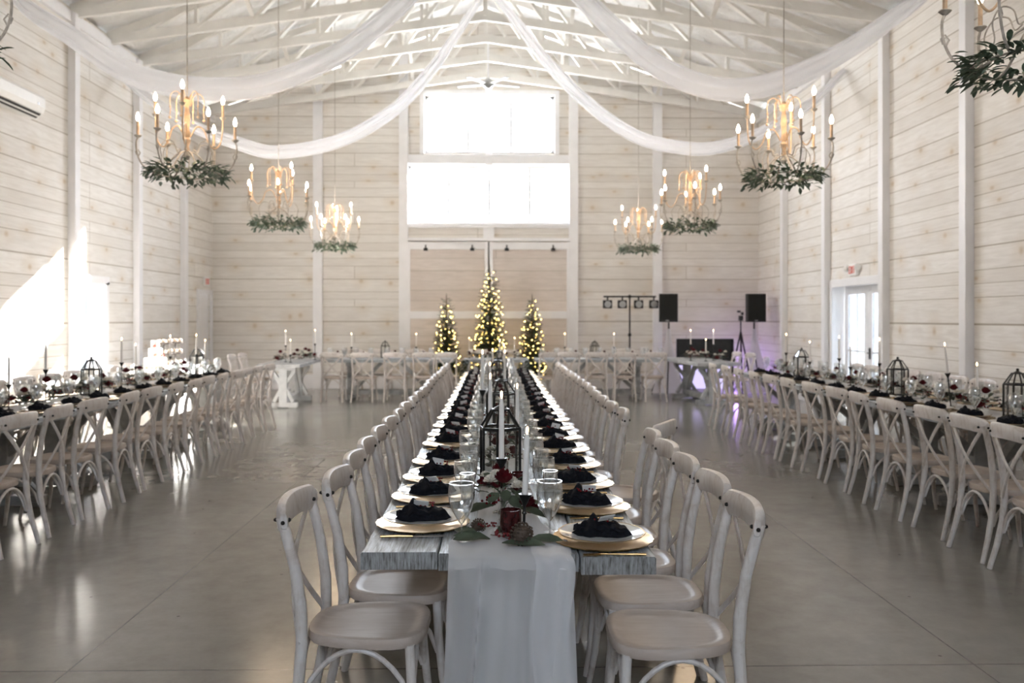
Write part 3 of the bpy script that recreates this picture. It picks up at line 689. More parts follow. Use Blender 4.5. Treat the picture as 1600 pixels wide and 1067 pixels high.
def stem(kind, bowl, parts=True):
    th = .0012; rev = [(max(.0004, r_ - th), z) for r_, z in reversed(bowl)]
    st = [(.0045, bowl[0][1] + .004), (.003, bowl[0][1] - .01), (.0028, .03), (.0035, .012), (.006, .006)]; ft = [(.006, .006), (.02, .003), (.034, .0018), (.0345, .0006), (0, 0.0004)]
    if parts:
        r = empty(kind); MB().lathe(bowl + rev, 28).build('bowl', 'clear_glass', r); rr_, rz_ = bowl[-1]
        MB().lathe([(rr_ + .0015 * math.cos(q * PI / 3), rz_ + .0015 * math.sin(q * PI / 3)) for q in range(7)], 28).build('rim', 'glass_rim', r); MB().lathe(st, 12).build('stem', 'glass_stem', r); MB().lathe(ft, 24).build('foot', 'glass_stem', r); return Kind(r)
    return Kind(MB().lathe(bowl + rev, 18).lathe([(bowl[-1][0] + .002 * math.cos(q * PI / 2), bowl[-1][1] + .002 * math.sin(q * PI / 2)) for q in range(5)], 18).lathe(st, 8).lathe(ft, 18).build(kind, 'clear_glass'))
K_wine, K_flute = stem('wine_glass', WINE), stem('champagne_flute', FLU)
K_wine_s, K_flute_s = stem('wine_glass', [(r_ * 1.1, z * 1.05) for r_, z in WINE], False), stem('champagne_flute', FLU, False)

def setting(x, y, side, i, where, glass_dy):
    # side -1: diner on the -x side
    s_ = side; rz = 0 if s_ < 0 else PI; j = rnd.choice([0, 1, 2]); o = ORD[i]; pl_ = '%s setting, %s' % (o, where)
    K_charger.put((x, y, TH + .001), rnd.uniform(0, 6), 'gold scalloped charger at the ' + pl_, 'charger plate', 'chargers on the centre table')
    K_plate.put((x - s_ * .004, y + rnd.uniform(-.01, .01), TH + .015), rnd.uniform(0, 6), 'white gold-rimmed dinner plate at the ' + pl_, 'plate', 'plates on the centre table')
    nx = x; K_nap[j].put((nx, y, TH + .020), rnd.uniform(-.35, .35), 'bunched black napkin at the ' + pl_, 'napkin', 'napkins on the centre table')
    K_berry.put((nx - s_ * .01, y - .012 + rnd.uniform(-.012, .012), TH + .068), 1.57 + rnd.uniform(-.5, .5), 'red berry sprig on the napkin at the ' + pl_, 'berry sprig', 'berry sprigs on the napkins')
    K_card.put((nx + rnd.uniform(-.01, .015), y - .02 + rnd.uniform(-.01, .01), TH + .088), 1.57 + rnd.uniform(-.5, .5), 'white place card on the napkin at the ' + pl_, 'place card', 'place cards on the napkins', tilt=(rnd.uniform(-.3, .3), rnd.uniform(-.9, -.3)))
    fk, kn = (1, -1) if s_ < 0 else (-1, 1)
    K_fork.put((x + s_ * .02, y + fk * .192, TH + .002), rz + rnd.uniform(-.08, .08), 'gold fork at the ' + pl_, 'fork', 'gold forks on the centre table')
    K_knife.put((x + s_ * .02, y + kn * .192, TH + .002), rz + rnd.uniform(-.06, .06), 'gold-handled knife at the ' + pl_, 'knife', 'knives on the centre table')
    gx = x - s_ * (.143 if s_ < 0 else .185)
    K_wine.put((gx + rnd.uniform(-.012, .012) - .0, y + glass_dy + rnd.uniform(-.012, .012), TH + .004), 0, 'clear wine glass at the ' + pl_, 'wine glass', 'wine glasses on the centre table')
    K_flute.put((gx - s_ * .030 * (1 if s_ < 0 else -.3), y + glass_dy + .072 + rnd.uniform(-.01, .01), TH + .004), 0, 'clear champagne flute at the ' + pl_, 'champagne flute', 'flutes on the centre table')
ys = [3.265, 3.75, 4.20, 4.66, 5.31, 5.72] + [6.19 + .475 * i for i in range(13)]
for i, y in enumerate(ys):
    if y < 12.4: setting(-.275, y, -1, i, 'left side of centre table', -.255 if i < 4 else -.24)
ys = [3.015, 3.53, 4.02, 4.54, 5.07, 5.57] + [6.05 + .475 * i for i in range(14)]
for i, y in enumerate(ys):
    if y < 12.4: setting(.372, y, 1, i, 'right side of centre table', .04)

# ------------------------------------------------------------------ centrepieces
def rose(m, c, r_, rr):
    c = Vector(c)
    for ring, (n_, rad, tilt, hh) in enumerate(((3, .30, .15, 1.0), (4, .52, .35, .95), (5, .78, .6, .80), (6, 1.0, .95, .58))):
        for q in range(n_):
            a0 = 2 * PI * q / n_ + ring * .7 + rr.uniform(-.1, .1); span = 2 * PI / n_ * 1.25
            def fn(u, v, a0=a0, span=span, rad=rad, tilt=tilt, hh=hh):
                a = a0 + (v - .5) * span; k_ = rad * (.35 + .65 * u ** .7) * r_ * (1 + .06 * math.sin(v * 9)); edge = 1 - .35 * (2 * v - 1) ** 2
                z = r_ * (-.55 + (hh + .55) * u * edge * (1 - .28 * tilt * u)); return (c.x + k_ * math.cos(a), c.y + k_ * math.sin(a), c.z + z)
            m.grid(fn, 4, 6)
def carnation(m, c, r_, rr):
    for ring in range(4):
        n_ = 6
        for q in range(n_):
            a0 = 2 * PI * q / n_ + ring; el = .25 + ring * .36
            def fn(u, v, a0=a0, el=el, ring=ring):
                a = a0 + (v - .5) * 1.5; e = el + .12 * math.sin(v * 19 + ring * 2) * u; k_ = r_ * (.15 + .85 * u) * (1 + .08 * math.sin(v * 23))
                return (c[0] + k_ * math.cos(e) * math.cos(a), c[1] + k_ * math.cos(e) * math.sin(a), c[2] + k_ * math.sin(e))
            m.grid(fn, 3, 8)
def arrangement(seed, spread=.11, h=.16, nr=3, nw=4, vase=True):
    rr = random.Random(seed); r = empty('floral_arrangement')
    if vase: MB().lathe([(.001, .002), (.022, .003), (.026, .03), (.018, .06), (.010, .09), (.014, .105), (.013, .105), (.009, .09)], 18).build('vase', 'clear_glass', r)
    for q in range(nr):
        m = MB(); a = 2 * PI * q / nr + rr.uniform(-.5, .5); d_ = 0 if q == 0 else spread * rr.uniform(.5, 1); rose(m, (d_ * math.cos(a), d_ * math.sin(a), h * (1 if q == 0 else rr.uniform(.28, .75))), .033, rr); m.build('rose', 'rose_red', r, label='dark red rose')
    for q in range(nw):
        m = MB(); a = 2 * PI * q / nw + .6 + rr.uniform(-.4, .4); d_ = spread * rr.uniform(.35, .8); carnation(m, (d_ * math.cos(a), d_ * math.sin(a), h * rr.uniform(.5, .98)), .030, rr); m.build('carnation', 'petal_white', r, label='white carnation')
    m = MB()
    for q in range(30):
        a = rr.uniform(0, 2 * PI); d_ = rr.uniform(.01, spread * 1.2); z = rr.uniform(.012, h * .8) * (1 - .5 * d_ / spread / 1.2) + .012
        m.leaf((d_ * math.cos(a) * .7, d_ * math.sin(a) * .7, z), (math.cos(a), math.sin(a), rr.uniform(-.2, .7)), (0, 0, 1), rr.uniform(.05, .10), rr.uniform(.022, .042))
    m.build('foliage', 'leaf_green', r)
    m = MB()
    for q in range(26):
        a = rr.choice([.4, 2.6, 4.5]) + rr.uniform(-.28, .28); d_ = spread * rr.uniform(.55, 1.0); m.ball((d_ * math.cos(a), d_ * math.sin(a), h * rr.uniform(.25, .6)), .006, 7, 4)
    m.build('berries', 'berry_red', r)
    m = MB()
    for q in range(8):
        a = 2 * PI * q / 8; m.tube([(0, 0, .09), (spread * .5 * math.cos(a), spread * .5 * math.sin(a), h * .75)], .0015, 4, caps=False)
    m.build('stems', 'leaf_dark', r)
    return Kind(r)
K_arr = [arrangement(11), arrangement(12, .13, .15, 3, 3), arrangement(13, .12, .17, 2, 5)]
def cone(name='pinecone'):
    m = MB(); m.ball((0, 0, .034), .026, 12, 8, (1, 1, 1.25)); ga = 2.399963
    for i in range(90):
        t = i / 90; z = .004 + .064 * t; rad = .034 * math.sin(PI * (.12 + .80 * t)) ** .7; a = i * ga; d_ = Vector((math.cos(a), math.sin(a), .55)).normalized()
        c = Vector((rad * math.cos(a) * .88, rad * math.sin(a) * .88, z)); m.leaf(c, d_, (0, 0, 1), .008, .013, .3)
        m.ball(c + d_ * .0055, .0044, 6, 4, (1, 1, .7))
    return Kind(m.build(name, 'pinecone'))
K_cone = cone()
def lantern(h=.38, r_=.098):
    r = empty('candle_lantern'); body = .255; bars = MB(); n = 6; t = .0055
    P = [(r_ * math.cos(PI / 3 * q + PI / 6), r_ * math.sin(PI / 3 * q + PI / 6)) for q in range(n)]
    q2 = .042; z2 = body + .085
    for q in range(n):
        a, b2 = P[q], P[(q + 1) % n]
        bars.beam((a[0], a[1], 0), (a[0], a[1], body), t * 2, t * 2, (1, 0, 0))
        for z in (.006, body): bars.beam((a[0], a[1], z), (b2[0], b2[1], z), t * 1.8, t * 2.4)
        c = (a[0] * q2 / r_, a[1] * q2 / r_); d_ = (b2[0] * q2 / r_, b2[1] * q2 / r_)
        bars.beam((a[0], a[1], body), (c[0], c[1], z2), t * 1.6, t * 1.6); bars.beam((c[0], c[1], z2), (d_[0], d_[1], z2), t * 1.6, t * 1.6)
    bars.prism([(p[0] * .98, p[1] * .98) for p in P], 0, .006); bars.build('frame', 'black_metal', r)
    cap = MB(); vs = [(p[0] * q2 / r_ * 1.1, p[1] * q2 / r_ * 1.1, z2) for p in P] + [(p[0] * .09, p[1] * .09, h - .02) for p in P]
    cap.add(vs, [(q, (q + 1) % n, n + (q + 1) % n, n + q) for q in range(n)] + [tuple(range(n, 2 * n)), tuple(range(n - 1, -1, -1))]); cap.ball((0, 0, h - .012), .012, 10, 6)
    cap.build('roof_cap', 'black_metal', r)
    gl = MB()
    for q in range(n):
        a, b2 = P[q], P[(q + 1) % n]; f = .97
        gl.add([(a[0] * f, a[1] * f, .012), (b2[0] * f, b2[1] * f, .012), (b2[0] * f, b2[1] * f, body - .006), (a[0] * f, a[1] * f, body - .006)], [(0, 1, 2, 3)])
        g2 = q2 / r_; gl.add([(a[0] * f, a[1] * f, body + .004), (b2[0] * f, b2[1] * f, body + .004), (b2[0] * g2, b2[1] * g2, z2), (a[0] * g2, a[1] * g2, z2)], [(0, 1, 2, 3)])
    gl.build('glass_panel', 'lantern_glass', r); return Kind(r)
K_lan = lantern()
K_jar = Kind(MB().lathe([(0, .003), (.036, .003), (.038, .01), (.038, .09), (.036, .09), (.036, .012), (0, .012)], 24).build('candle_jar', 'clear_glass'))
r = empty('pillar_candle'); MB().lathe([(0, .0), (.030, 0), (.030, .06), (.027, .063), (0, .060)], 20).build('wax', 'candle_wax', r); MB().tube([(0, 0, .058), (0, 0, .068)], .001, 5).build('wick', 'black_metal', r); K_pil = Kind(r)
def taper(hh, L=.255, low=False):
    r = empty('taper_candle')
    MB().tube([(0, 0, hh), (0, 0, hh + L * .9), (0, 0, hh + L)], [.0115, .0095, .006], 14).build('wax', 'candle_wax', r)
    MB().ball((0, 0, hh + L + .016), .0065, 8, 7, (.75, .75, 2.3)).build('flame', 'flame_glow', r)
    return Kind(r)
K_tap = taper(0)
def holder(hh):
    m = MB(); p = [(0, 0), (.034, 0), (.036, .004), (.030, .008), (.008, .014), (.005, .022)]
    if hh > .07: p += [(.005, hh - .075), (.010, hh - .07), (.006, hh - .062), (.005, hh - .045)]
    p += [(.009, hh - .036), (.020, hh - .012), (.024, hh), (.014, hh), (.012, hh - .02), (0, hh - .02)]
    m.lathe(p, 20); return Kind(m.build('candlestick', 'black_metal'))
K_hold = {h: holder(h) for h in (.14, .22, .30)}
K_vot = Kind(MB().lathe([(0, .002), (.028, .002), (.036, .012), (.038, .04), (.036, .072), (.034, .072), (.035, .04), (.03, .012), (0, .010)], 28, wob=lambda th, r_: 1 + .012 * math.cos(14 * th)).build('votive_holder', 'votive_red'))

def candle(x, y, hh, where, z=TH, tilt=None, L=1.0):
    z += .003
    K_hold[hh].put((x, y, z), 0, 'black metal candlestick ' + where, 'candlestick', 'black candlesticks', tilt=tilt)
    off = Vector((0, 0, hh - .018))
    if tilt: off = Matrix.Rotation(tilt[1], 3, 'Y') @ Matrix.Rotation(tilt[0], 3, 'X') @ off
    K_tap.put((x + off.x, y + off.y, z + off.z), 0, 'lit ivory taper candle ' + where, 'candle', 'ivory taper candles', tilt=tilt, scale=(1, 1, L))
# sheer runner along the centre table, falling over the near end
RX0, RX1 = -.155, .245
def runner(u, v):
    Ltop = 9.6; drop = .42; s_ = u * (Ltop + drop) - drop; w_ = v - .5; xc = CX + .01
    fold = .006 + .006 * math.sin(v * 21 + 1) + .004 * math.sin(v * 47)
    if s_ >= 0:
        y = 2.815 + s_; nar = 1 + .05 * math.sin(s_ * 3.1) + .03 * math.sin(s_ * 7.7)
        g_ = min(1, max(0, (s_ - .12) / .4)); g_ = g_ * g_ * (3 - 2 * g_); return (xc + w_ * (.40 - .17 * g_) * nar, y, TH + .004 + fold * .35)
    t = -s_ / drop; e = min(1, t / .06); flare = 1 + .06 * t
    z = TH + .004 - (-s_) * (1 if t > .03 else t / .03); amp = .030 + .018 * t
    return (xc + w_ * .40 * flare + .006 * math.sin(v * 15) * t, 2.815 - .012 * e - amp * (abs(math.sin(v * 8.5 + .5 * t + .8 * math.sin(v * 6))) ** .7 * 1.7 + .25 * math.sin(v * 29 + 1.5 * t)) * e * .8 - .004 * math.sin(v * 31 + 2 * t) * t, z + .02 * math.sin(v * 5 + 1) * t)
m = MB()
NU = 150
def rmap(u, v):
    # denser rows over the fall
    q = u * NU; uu = (q / 45) * (.42 / 10.02) if q <= 45 else .42 / 10.02 + (q - 45) / (NU - 45) * (1 - .42 / 10.02)
    return runner(uu, v)
m.grid(rmap, NU, 90)
tag(m.build('table_runner', 'sheer_runner'), 'sheer white table runner hanging over the near end of the centre table', 'table runner')
# second loose layer of the same runner, folded over at the right of the fall
m = MB()
def over(u, v):
    z = TH + .012 - .40 * max(0, u - .18) / .82; top = u < .18; e = min(1, max(0, (u - .13) / .08))
    x = CX + .08 + (v * .125) * (1 + .05 * u) + .012 * math.sin(u * 7) * e; y = 2.80 + .10 * (1 - u / .18) if top else 2.80
    return (x, y - .030 * e - .010 * (1 + math.sin(v * 8 + u)) * e, z + .004 * math.sin(v * 11))
m.grid(over, 40, 24); tag(m.build('sheer_scarf', 'sheer_runner'), 'narrow sheer white scarf folded over the right half of the hanging runner', 'scarf')

T = TH + .012
# first cluster, measured from the photograph
r = empty('floral_arrangement'); rr = random.Random(21)      # built from what the photo shows: vase, two roses, two white carnations
MB().lathe([(.001, .002), (.022, .003), (.026, .03), (.018, .06), (.010, .10), (.015, .12), (.014, .12), (.009, .10)], 18).build('vase', 'clear_glass', r)
m = MB(); rose(m, (.0, 0, .165), .036, rr); m.build('rose', 'rose_red', r, label='dark red rose'); m = MB(); rose(m, (.085, -.06, .085), .032, rr); m.build('rose', 'rose_red', r, label='dark red rose')
for c in ((-.052, .0, .145), (-.030, .03, .16), (.052, -.01, .125), (.03, .05, .13)):
    m = MB(); carnation(m, c, .029, rr); m.build('carnation', 'petal_white', r, label='white carnation')
m = MB()
for (x, y, z, dx, dy, dz, L, W) in ((.02, -.03, .10, .5, -.6, -.5, .07, .055), (.04, -.02, .11, .8, -.5, -.3, .06, .05), (-.02, -.03, .11, -.6, -.6, -.4, .06, .045), (.01, -.02, .12, -.1, -.8, -.5, .06, .04),
        (-.03, 0, .06, -1, -.1, -.2, .11, .035), (-.04, .02, .05, -1, .4, -.1, .12, .035), (.04, .03, .06, 1, .3, 0, .11, .035), (0, .04, .12, .2, 1, .4, .09, .04), (-.02, .03, .13, -.8, .5, .6, .08, .035), (.05, 0, .05, 1, -.4, -.2, .12, .04)):
    m.leaf((x, y, z), (dx, dy, dz), (0, -.5, 1), L, W)
m.build('foliage', 'leaf_green', r); m = MB()
for q in range(26): m.ball((-.045 + rr.gauss(0, .012), -.035 + rr.gauss(0, .012), .085 + rr.gauss(0, .010)), .0052, 7, 4)
m.build('berries', 'berry_red', r)
m = MB()
for c in ((0, 0, .15), (.07, -.05, .08), (-.045, 0, .13), (.045, -.01, .11), (-.04, -.03, .08)): m.tube(cr([(0, 0, .03), (c[0] * .2, c[1] * .2, .10 if c[2] > .1 else .07), c]), .0016, 4, caps=False)
m.build('stems', 'leaf_dark', r)
Kind(r).put((.03, 3.28, T), 0, 'red rose and white carnation arrangement nearest the near table end', 'flowers', 'floral arrangements')
K_cone.put((.066, 2.945, T), .3, 'large pinecone at the near end of the centre table runner', 'pinecone', 'pinecones', tilt=(.3, .5), scale=1.08)
K_cone.put((-.09, 3.16, T), 1.3, 'small dark pinecone beside the nearest wine glasses', 'pinecone', 'pinecones', tilt=(1.2, .2), scale=.75)
K_vot.put((.052, 3.05, T), 0, 'dark red votive cup behind the large pinecone', 'votive holder', 'votive cups', scale=(1, 1, 1.3))
candle(.022, 3.44, .22, 'in front of the nearest lantern'); 
candle(.10, 3.13, .14, 'leaning beside the nearest red roses', tilt=(0, .035), L=.92)
m = MB(); rr = random.Random(5)
for (x, y, a, L) in ((-.02, 2.98, 2.6, .14), (.02, 2.93, -.4, .15), (-.06, 3.03, 2.2, .12), (.11, 2.97, -.2, .12), (-.05, 2.99, 3.4, .10), (.0, 3.05, 1.2, .12)):
    m.leaf((x, y, T + .006), (math.cos(a), math.sin(a) * .6, .05), (0, -.55, 1), L, .042, .10)
tag(m.build('magnolia_leaves', 'leaf_green'), 'spray of broad grey-green leaves under the large pinecone', 'leaves')
r = empty('rose', (.135, 3.36, T + .030), 0, 'single dark red rose lying behind the leaning taper candle', 'rose'); m = MB(); rose(m, (0, 0, 0), .034, rr); m.build('petals', 'rose_red', r)
K_berry.put((.02, 3.0, T + .002), .8, 'red berry sprig lying beside the large pinecone', 'berry sprig', scale=1.2); K_berry.put((-.03, 3.12, T + .01), 2, 'red berry sprig lying by the small dark pinecone', 'berry sprig')
LANY = [4.05, 5.88, 8.6, 11.0]
for i, y in enumerate(LANY):
    K_lan.put((.02 + (.015 if i % 2 else 0), y, T), R(8 + 20 * i), 'black hexagonal glass lantern, %s from the near end of the centre table' % ORD[i], 'lantern', 'black lanterns')
    K_jar.put((.02 + (.015 if i % 2 else 0), y, T + .008), 0, 'glass candle jar inside the %s lantern on the centre table' % ORD[i], 'jar', 'candle jars')
    K_pil.put((.02 + (.015 if i % 2 else 0), y, T + .022), 0, 'white pillar candle inside the %s lantern on the centre table' % ORD[i], 'candle', 'pillar candles')
cy = [(3.78, .10), (4.55, -.03), (4.9, .12), (5.35, .03), (5.75, -.09), (6.6, .1), (7.25, -.05), (7.9, .08), (9.3, .0), (9.9, .09), (10.5, -.04), (11.7, .05)]
for i, (y, x) in enumerate(cy):
    if i in (0, 3, 5, 8): K_vot.put((x, y, T), 0, 'dark red votive cup, %s after the nearest one on the centre table' % ORD[i], 'votive holder', 'votive cups')
    if i in (1, 2, 4, 6, 7, 9, 10, 11): candle(x, y, (.30, .22, .14, .30)[i % 4] if y < 6 else (.14, .22)[i % 2], 'on the centre table runner, %s beyond the nearest lantern' % ORD[i])
for i, y in enumerate([3.72, 4.4, 5.15, 6.35, 7.0, 7.6, 8.2, 9.1, 9.7, 10.3, 11.5, 12.1]):
    K_arr[(i + 1) % 3].put((.03 + rnd.uniform(-.04, .04), y, T), rnd.uniform(0, 6), 'red and white floral arrangement, %s beyond the nearest one on the centre table' % ORD[i], 'flowers', 'floral arrangements', scale=.82)

# ------------------------------------------------------------------ side tables dressing
def cloth_runner(x, y0, y1, label):
    m = MB(); m.grid(lambda u, v: (x + (v - .5) * .34, y0 + (y1 - y0) * u, TH + .004 + .003 * math.sin(v * 20) + .002 * math.sin(u * 60)), 60, 16); tag(m.build('table_runner', 'sheer_runner'), label, 'table runner')
for side, cx, w1, w2 in ((-1, -4.08, 'left table row', 'left'), (1, 4.02, 'right table row', 'right')):
    cloth_runner(cx, 5.25, 12.4, 'sheer white runner along the middle of the %s' % w1)
    n_ = 0
    for i in range(13):
        y = 5.6 + i * .53
        for s_ in (-1, 1):
            x = cx + s_ * .33; wh = 'at the %s setting on %s side of %s' % (ORD[i], 'aisle' if s_ * side < 0 else 'wall', w1)
            K_charger.put((x, y, TH + .001), 0, 'gold charger ' + wh, 'charger plate', 'chargers on the wall tables')
            K_plate.put((x, y, TH + .014), 0, 'white dinner plate ' + wh, 'plate', 'plates on the wall tables')
            K_nap[i % 3].put((x, y, TH + .020), rnd.uniform(-.4, .4), 'black napkin ' + wh, 'napkin', 'napkins on the wall tables')
            K_wine_s.put((cx + s_ * .21, y + .15 + rnd.uniform(-.02, .02), TH + .004), 0, 'wine glass ' + wh, 'wine glass', 'wine glasses on the wall tables')
            K_flute_s.put((cx + s_ * .18, y + .23 + rnd.uniform(-.02, .02), TH + .004), 0, 'champagne flute ' + wh, 'champagne flute', 'flutes on the wall tables')
    for i in range(14):
        y = 5.45 + i * .51
        for ly_ in ([6.62, 8.62, 11.35] if side > 0 else [6.72, 8.75, 11.8]):
            if abs(y - ly_) < .3: y = ly_ + (.31 if y > ly_ else -.31)
        K_arr[i % 3].put((cx + rnd.uniform(-.05, .05), y, T), rnd.uniform(0, 6), 'red and white flowers with greenery on the %s, %s from its near end' % (w1, ORD[i]), 'flowers', 'floral arrangements on the wall tables', scale=rnd.uniform(.95, 1.2))
    lan = ([6.35, 8.32, 9.6, 11.4] if side > 0 else [6.72, 8.75, 11.8])
    if side > 0: lan = [6.62, 8.62, 11.35]
    for i, y in enumerate(lan):
        K_lan.put((cx + .02, y, T), R(12), 'black hexagonal lantern, %s from the near end of the %s' % (ORD[i], w1), 'lantern', 'black lanterns'); K_pil.put((cx + .02, y, T + .008), 0, 'white pillar candle in the %s lantern of the %s' % (ORD[i], w1), 'candle', 'pillar candles')
    cs = ([(6.15, .30, .03), (7.45, .30, -.06), (7.15, .14, 0), (9.1, .30, .05), (9.85, .22, .05), (10.2, .30, .06), (11.0, .22, 0), (11.9, .30, 0)] if side > 0 else
          [(7.35, .22, -.02), (7.0, .14, .03), (9.4, .30, .04), (10.1, .22, -.1), (10.9, .30, 0), (11.55, .30, .1), (11.9, .22, .1), (8.1, .30, -.1)])
    for i, (y, hh, dx) in enumerate(cs): candle(cx + dx, y, hh, 'on the %s, %s of its eight' % (w1, ORD[i]), tilt=((0, -.10) if (side > 0 and i == 1) else None))
# back row, corner and head table dressing
bx = [(-3.05, 16.72), (-2.55, 16.7), (-1.95, 16.75), (-1.4, 16.7), (1.0, 16.7), (1.55, 16.75), (2.1, 16.7), (2.65, 16.75), (3.0, 16.7)]
for i, (x, y) in enumerate(bx):
    K_arr[i % 3].put((x, y, T), i * 1.3, 'low red and white flowers on the back row, %s from the left' % ORD[i], 'flowers', 'floral arrangements on the back row', scale=.75)
    for q, dx in enumerate((-.12, .16)):
        K_wine_s.put((x + dx, 16.55, TH + .002), 0, 'wine glass on the back row, %s of the flowers %s from the left' % (('left', 'right')[q], ORD[i]), 'wine glass', 'wine glasses on the back row')
for i, (x, y, hh) in enumerate([(-2.8, 16.8, .22), (-1.55, 16.8, .22), (-.52, 16.75, .14), (.36, 16.75, .14), (1.34, 16.8, .22), (2.3, 16.8, .22)]):
    candle(x, y, hh, 'on the back row, %s from the left' % ORD[i])
K_lan.put((-2.15, 16.8, T), .2, 'black lantern on the back row table left of the christmas trees', 'lantern', 'black lanterns', scale=.9); K_lan.put((1.92, 16.8, T), .2, 'black lantern on the back row table under the stage lights', 'lantern', 'black lanterns', scale=.9)
for i, (x, y) in enumerate([(-3.75, 15.1), (-3.55, 15.5), (-3.45, 16.0), (-3.6, 16.4), (3.55, 15.45), (3.8, 15.8), (4.0, 15.35), (3.7, 16.3)]):
    K_arr[(i * 2) % 3].put((x, y, T), i, 'red and white flowers with greenery on the %s corner table, %s of four' % ('left' if x < 0 else 'right', ORD[i % 4]), 'flowers', 'floral arrangements on the corner tables', scale=1.15)
for i, (x, y, hh) in enumerate([(-3.72, 15.35, .30), (-3.6, 15.2, .14), (-3.38, 16.2, .30), (3.55, 15.7, .30), (3.78, 15.5, .14), (3.98, 15.75, .30)]):
    candle(x, y, hh, 'on the %s corner table, %s of three' % ('left' if x < 0 else 'right', ORD[i % 3]))
m = MB(); 
for i, x in enumerate([-.42, -.14, .14, .42]):
    K_arr[2].put((x, 16.6, T), i, 'pale flowers on the head table, %s from the left' % ORD[i], 'flowers', 'flowers on the head table', scale=.85)
for sx, nm in ((-.66, 'left'), (.66, 'right')):
    m = MB(); m.grid(lambda u, v: (sx * .86 + .12 * (v - .5) + .02 * math.sin(v * 25), 16.31 + .02 * math.sin(v * 25 + 1) - .02 * u, TH - .02 - .70 * u), 14, 26); tag(m.build('sheer_tablecloth', 'sheer_drape'), 'sheer white cloth hanging at the %s end of the head table' % nm, 'cloth', 'sheer cloths on the head table')
    m = MB(); rr = random.Random(9)
    for q in range(130):
        z = rr.uniform(.28, .78); a = rr.uniform(0, 6.3); m.leaf((sx * .90 + rr.gauss(0, .022), 16.24 + rr.gauss(0, .02), z), (math.cos(a), math.sin(a) - .3, -.6), (0, 0, 1), .09, .04)
    tag(m.build('greenery_garland', 'leaf_green'), 'green leafy garland hanging at the %s end of the head table' % nm, 'garland', 'garlands at the head table')

# ------------------------------------------------------------------ christmas trees with fairy lights
def xmas(x, y, z0, z1, rad, nb, seed, label):
    rr = random.Random(seed); t = empty('christmas_tree', (x, y, 0), 0, label, 'christmas tree', 'lit christmas trees'); H = z1 - z0
    MB().tube([(0, 0, 0), (0, 0, z0 + H * .97)], [.035, .008], 8).box((0, 0, .02), (.4, .06, .04)).box((0, 0, .02), (.06, .4, .04)).build('trunk', 'stem_brown', t)
    m = MB(); tips = []
    nbr = int(620 * H / 2.3) + 60
    for i in range(nbr):
        f = i / nbr; z = z0 + H * .97 * (1 - math.sqrt(1 - f)); a = i * 2.399963 + rr.uniform(-.3, .3); R0 = rad * (1 - (z - z0) / H) ** .52 * rr.uniform(.68, 1.0) + .02
        dz = rr.uniform(-.05, .35); d_ = Vector((math.cos(a), math.sin(a), dz)).normalized(); b0 = Vector((0, 0, z)); L = R0
        side = Vector((-math.sin(a), math.cos(a), 0))
        nn = max(6, int(L / .022))
        m.tube([b0, b0 + d_ * L], [.004, .0015], 3, caps=False)
        for j in range(nn):
            tt = (j + .5) / nn
            if tt < .22: continue
            p = b0 + d_ * L * tt
            for s_ in (-1, 1, 0):
                nd = (d_ * .75 + side * s_ * rr.uniform(.5, 1.0) + Vector((0, 0, rr.uniform(-.35, .5)))).normalized() ; ln = .085 * rr.uniform(.7, 1.2) * (1.15 - .5 * tt)
                w_ = nd.cross(Vector((0, 0, 1))).normalized() * .008
                m.add([p - w_, p + w_, p + nd * ln], [(0, 1, 2)])
        tips.append(b0 + d_ * L * rr.uniform(.86, 1.0)); tips.append(b0 + d_ * L * rr.uniform(.5, .85))
    m.tube([(0, 0, z1 - .12), (0, 0, z1)], [.006, .002], 4)
    m.build('branches', 'leaf_dark', t)
    rr.shuffle(tips); keep = []
    for p in tips:
        if len(keep) < nb * 2 and all((p - q).length > .098 for q in keep): keep.append(p)
    front = sorted(keep, key=lambda p: p.y)[:nb]; tips = [p for p in keep if p not in front]
    bm = MB().ball((0, 0, 0), .0095, 8, 5).mesh('fairy_light', M['fairy_glow'])
    for i, p in enumerate(front[:100]):
        o = bpy.data.objects.new('fairy_light', bm); COL.objects.link(o); o.parent = t; o.location = p
    if len(front) > 100 or True:
        rest = MB()
        for p in front[100:] + tips: rest.ball(p, .0095, 6, 4)
        o = rest.build('fairy_lights_far_side', 'fairy_glow', t); o['kind'] = 'stuff'
xmas(-.13, 18.15, .30, 2.68, .46, 125, 1, 'tallest green christmas tree with warm fairy lights, middle of the three')
xmas(-1.04, 18.15, .25, 2.08, .37, 62, 2, 'shorter lit christmas tree on the left of the tallest one')
xmas(.76, 18.15, .25, 2.08, .36, 62, 3, 'shorter lit christmas tree on the right of the tallest one')

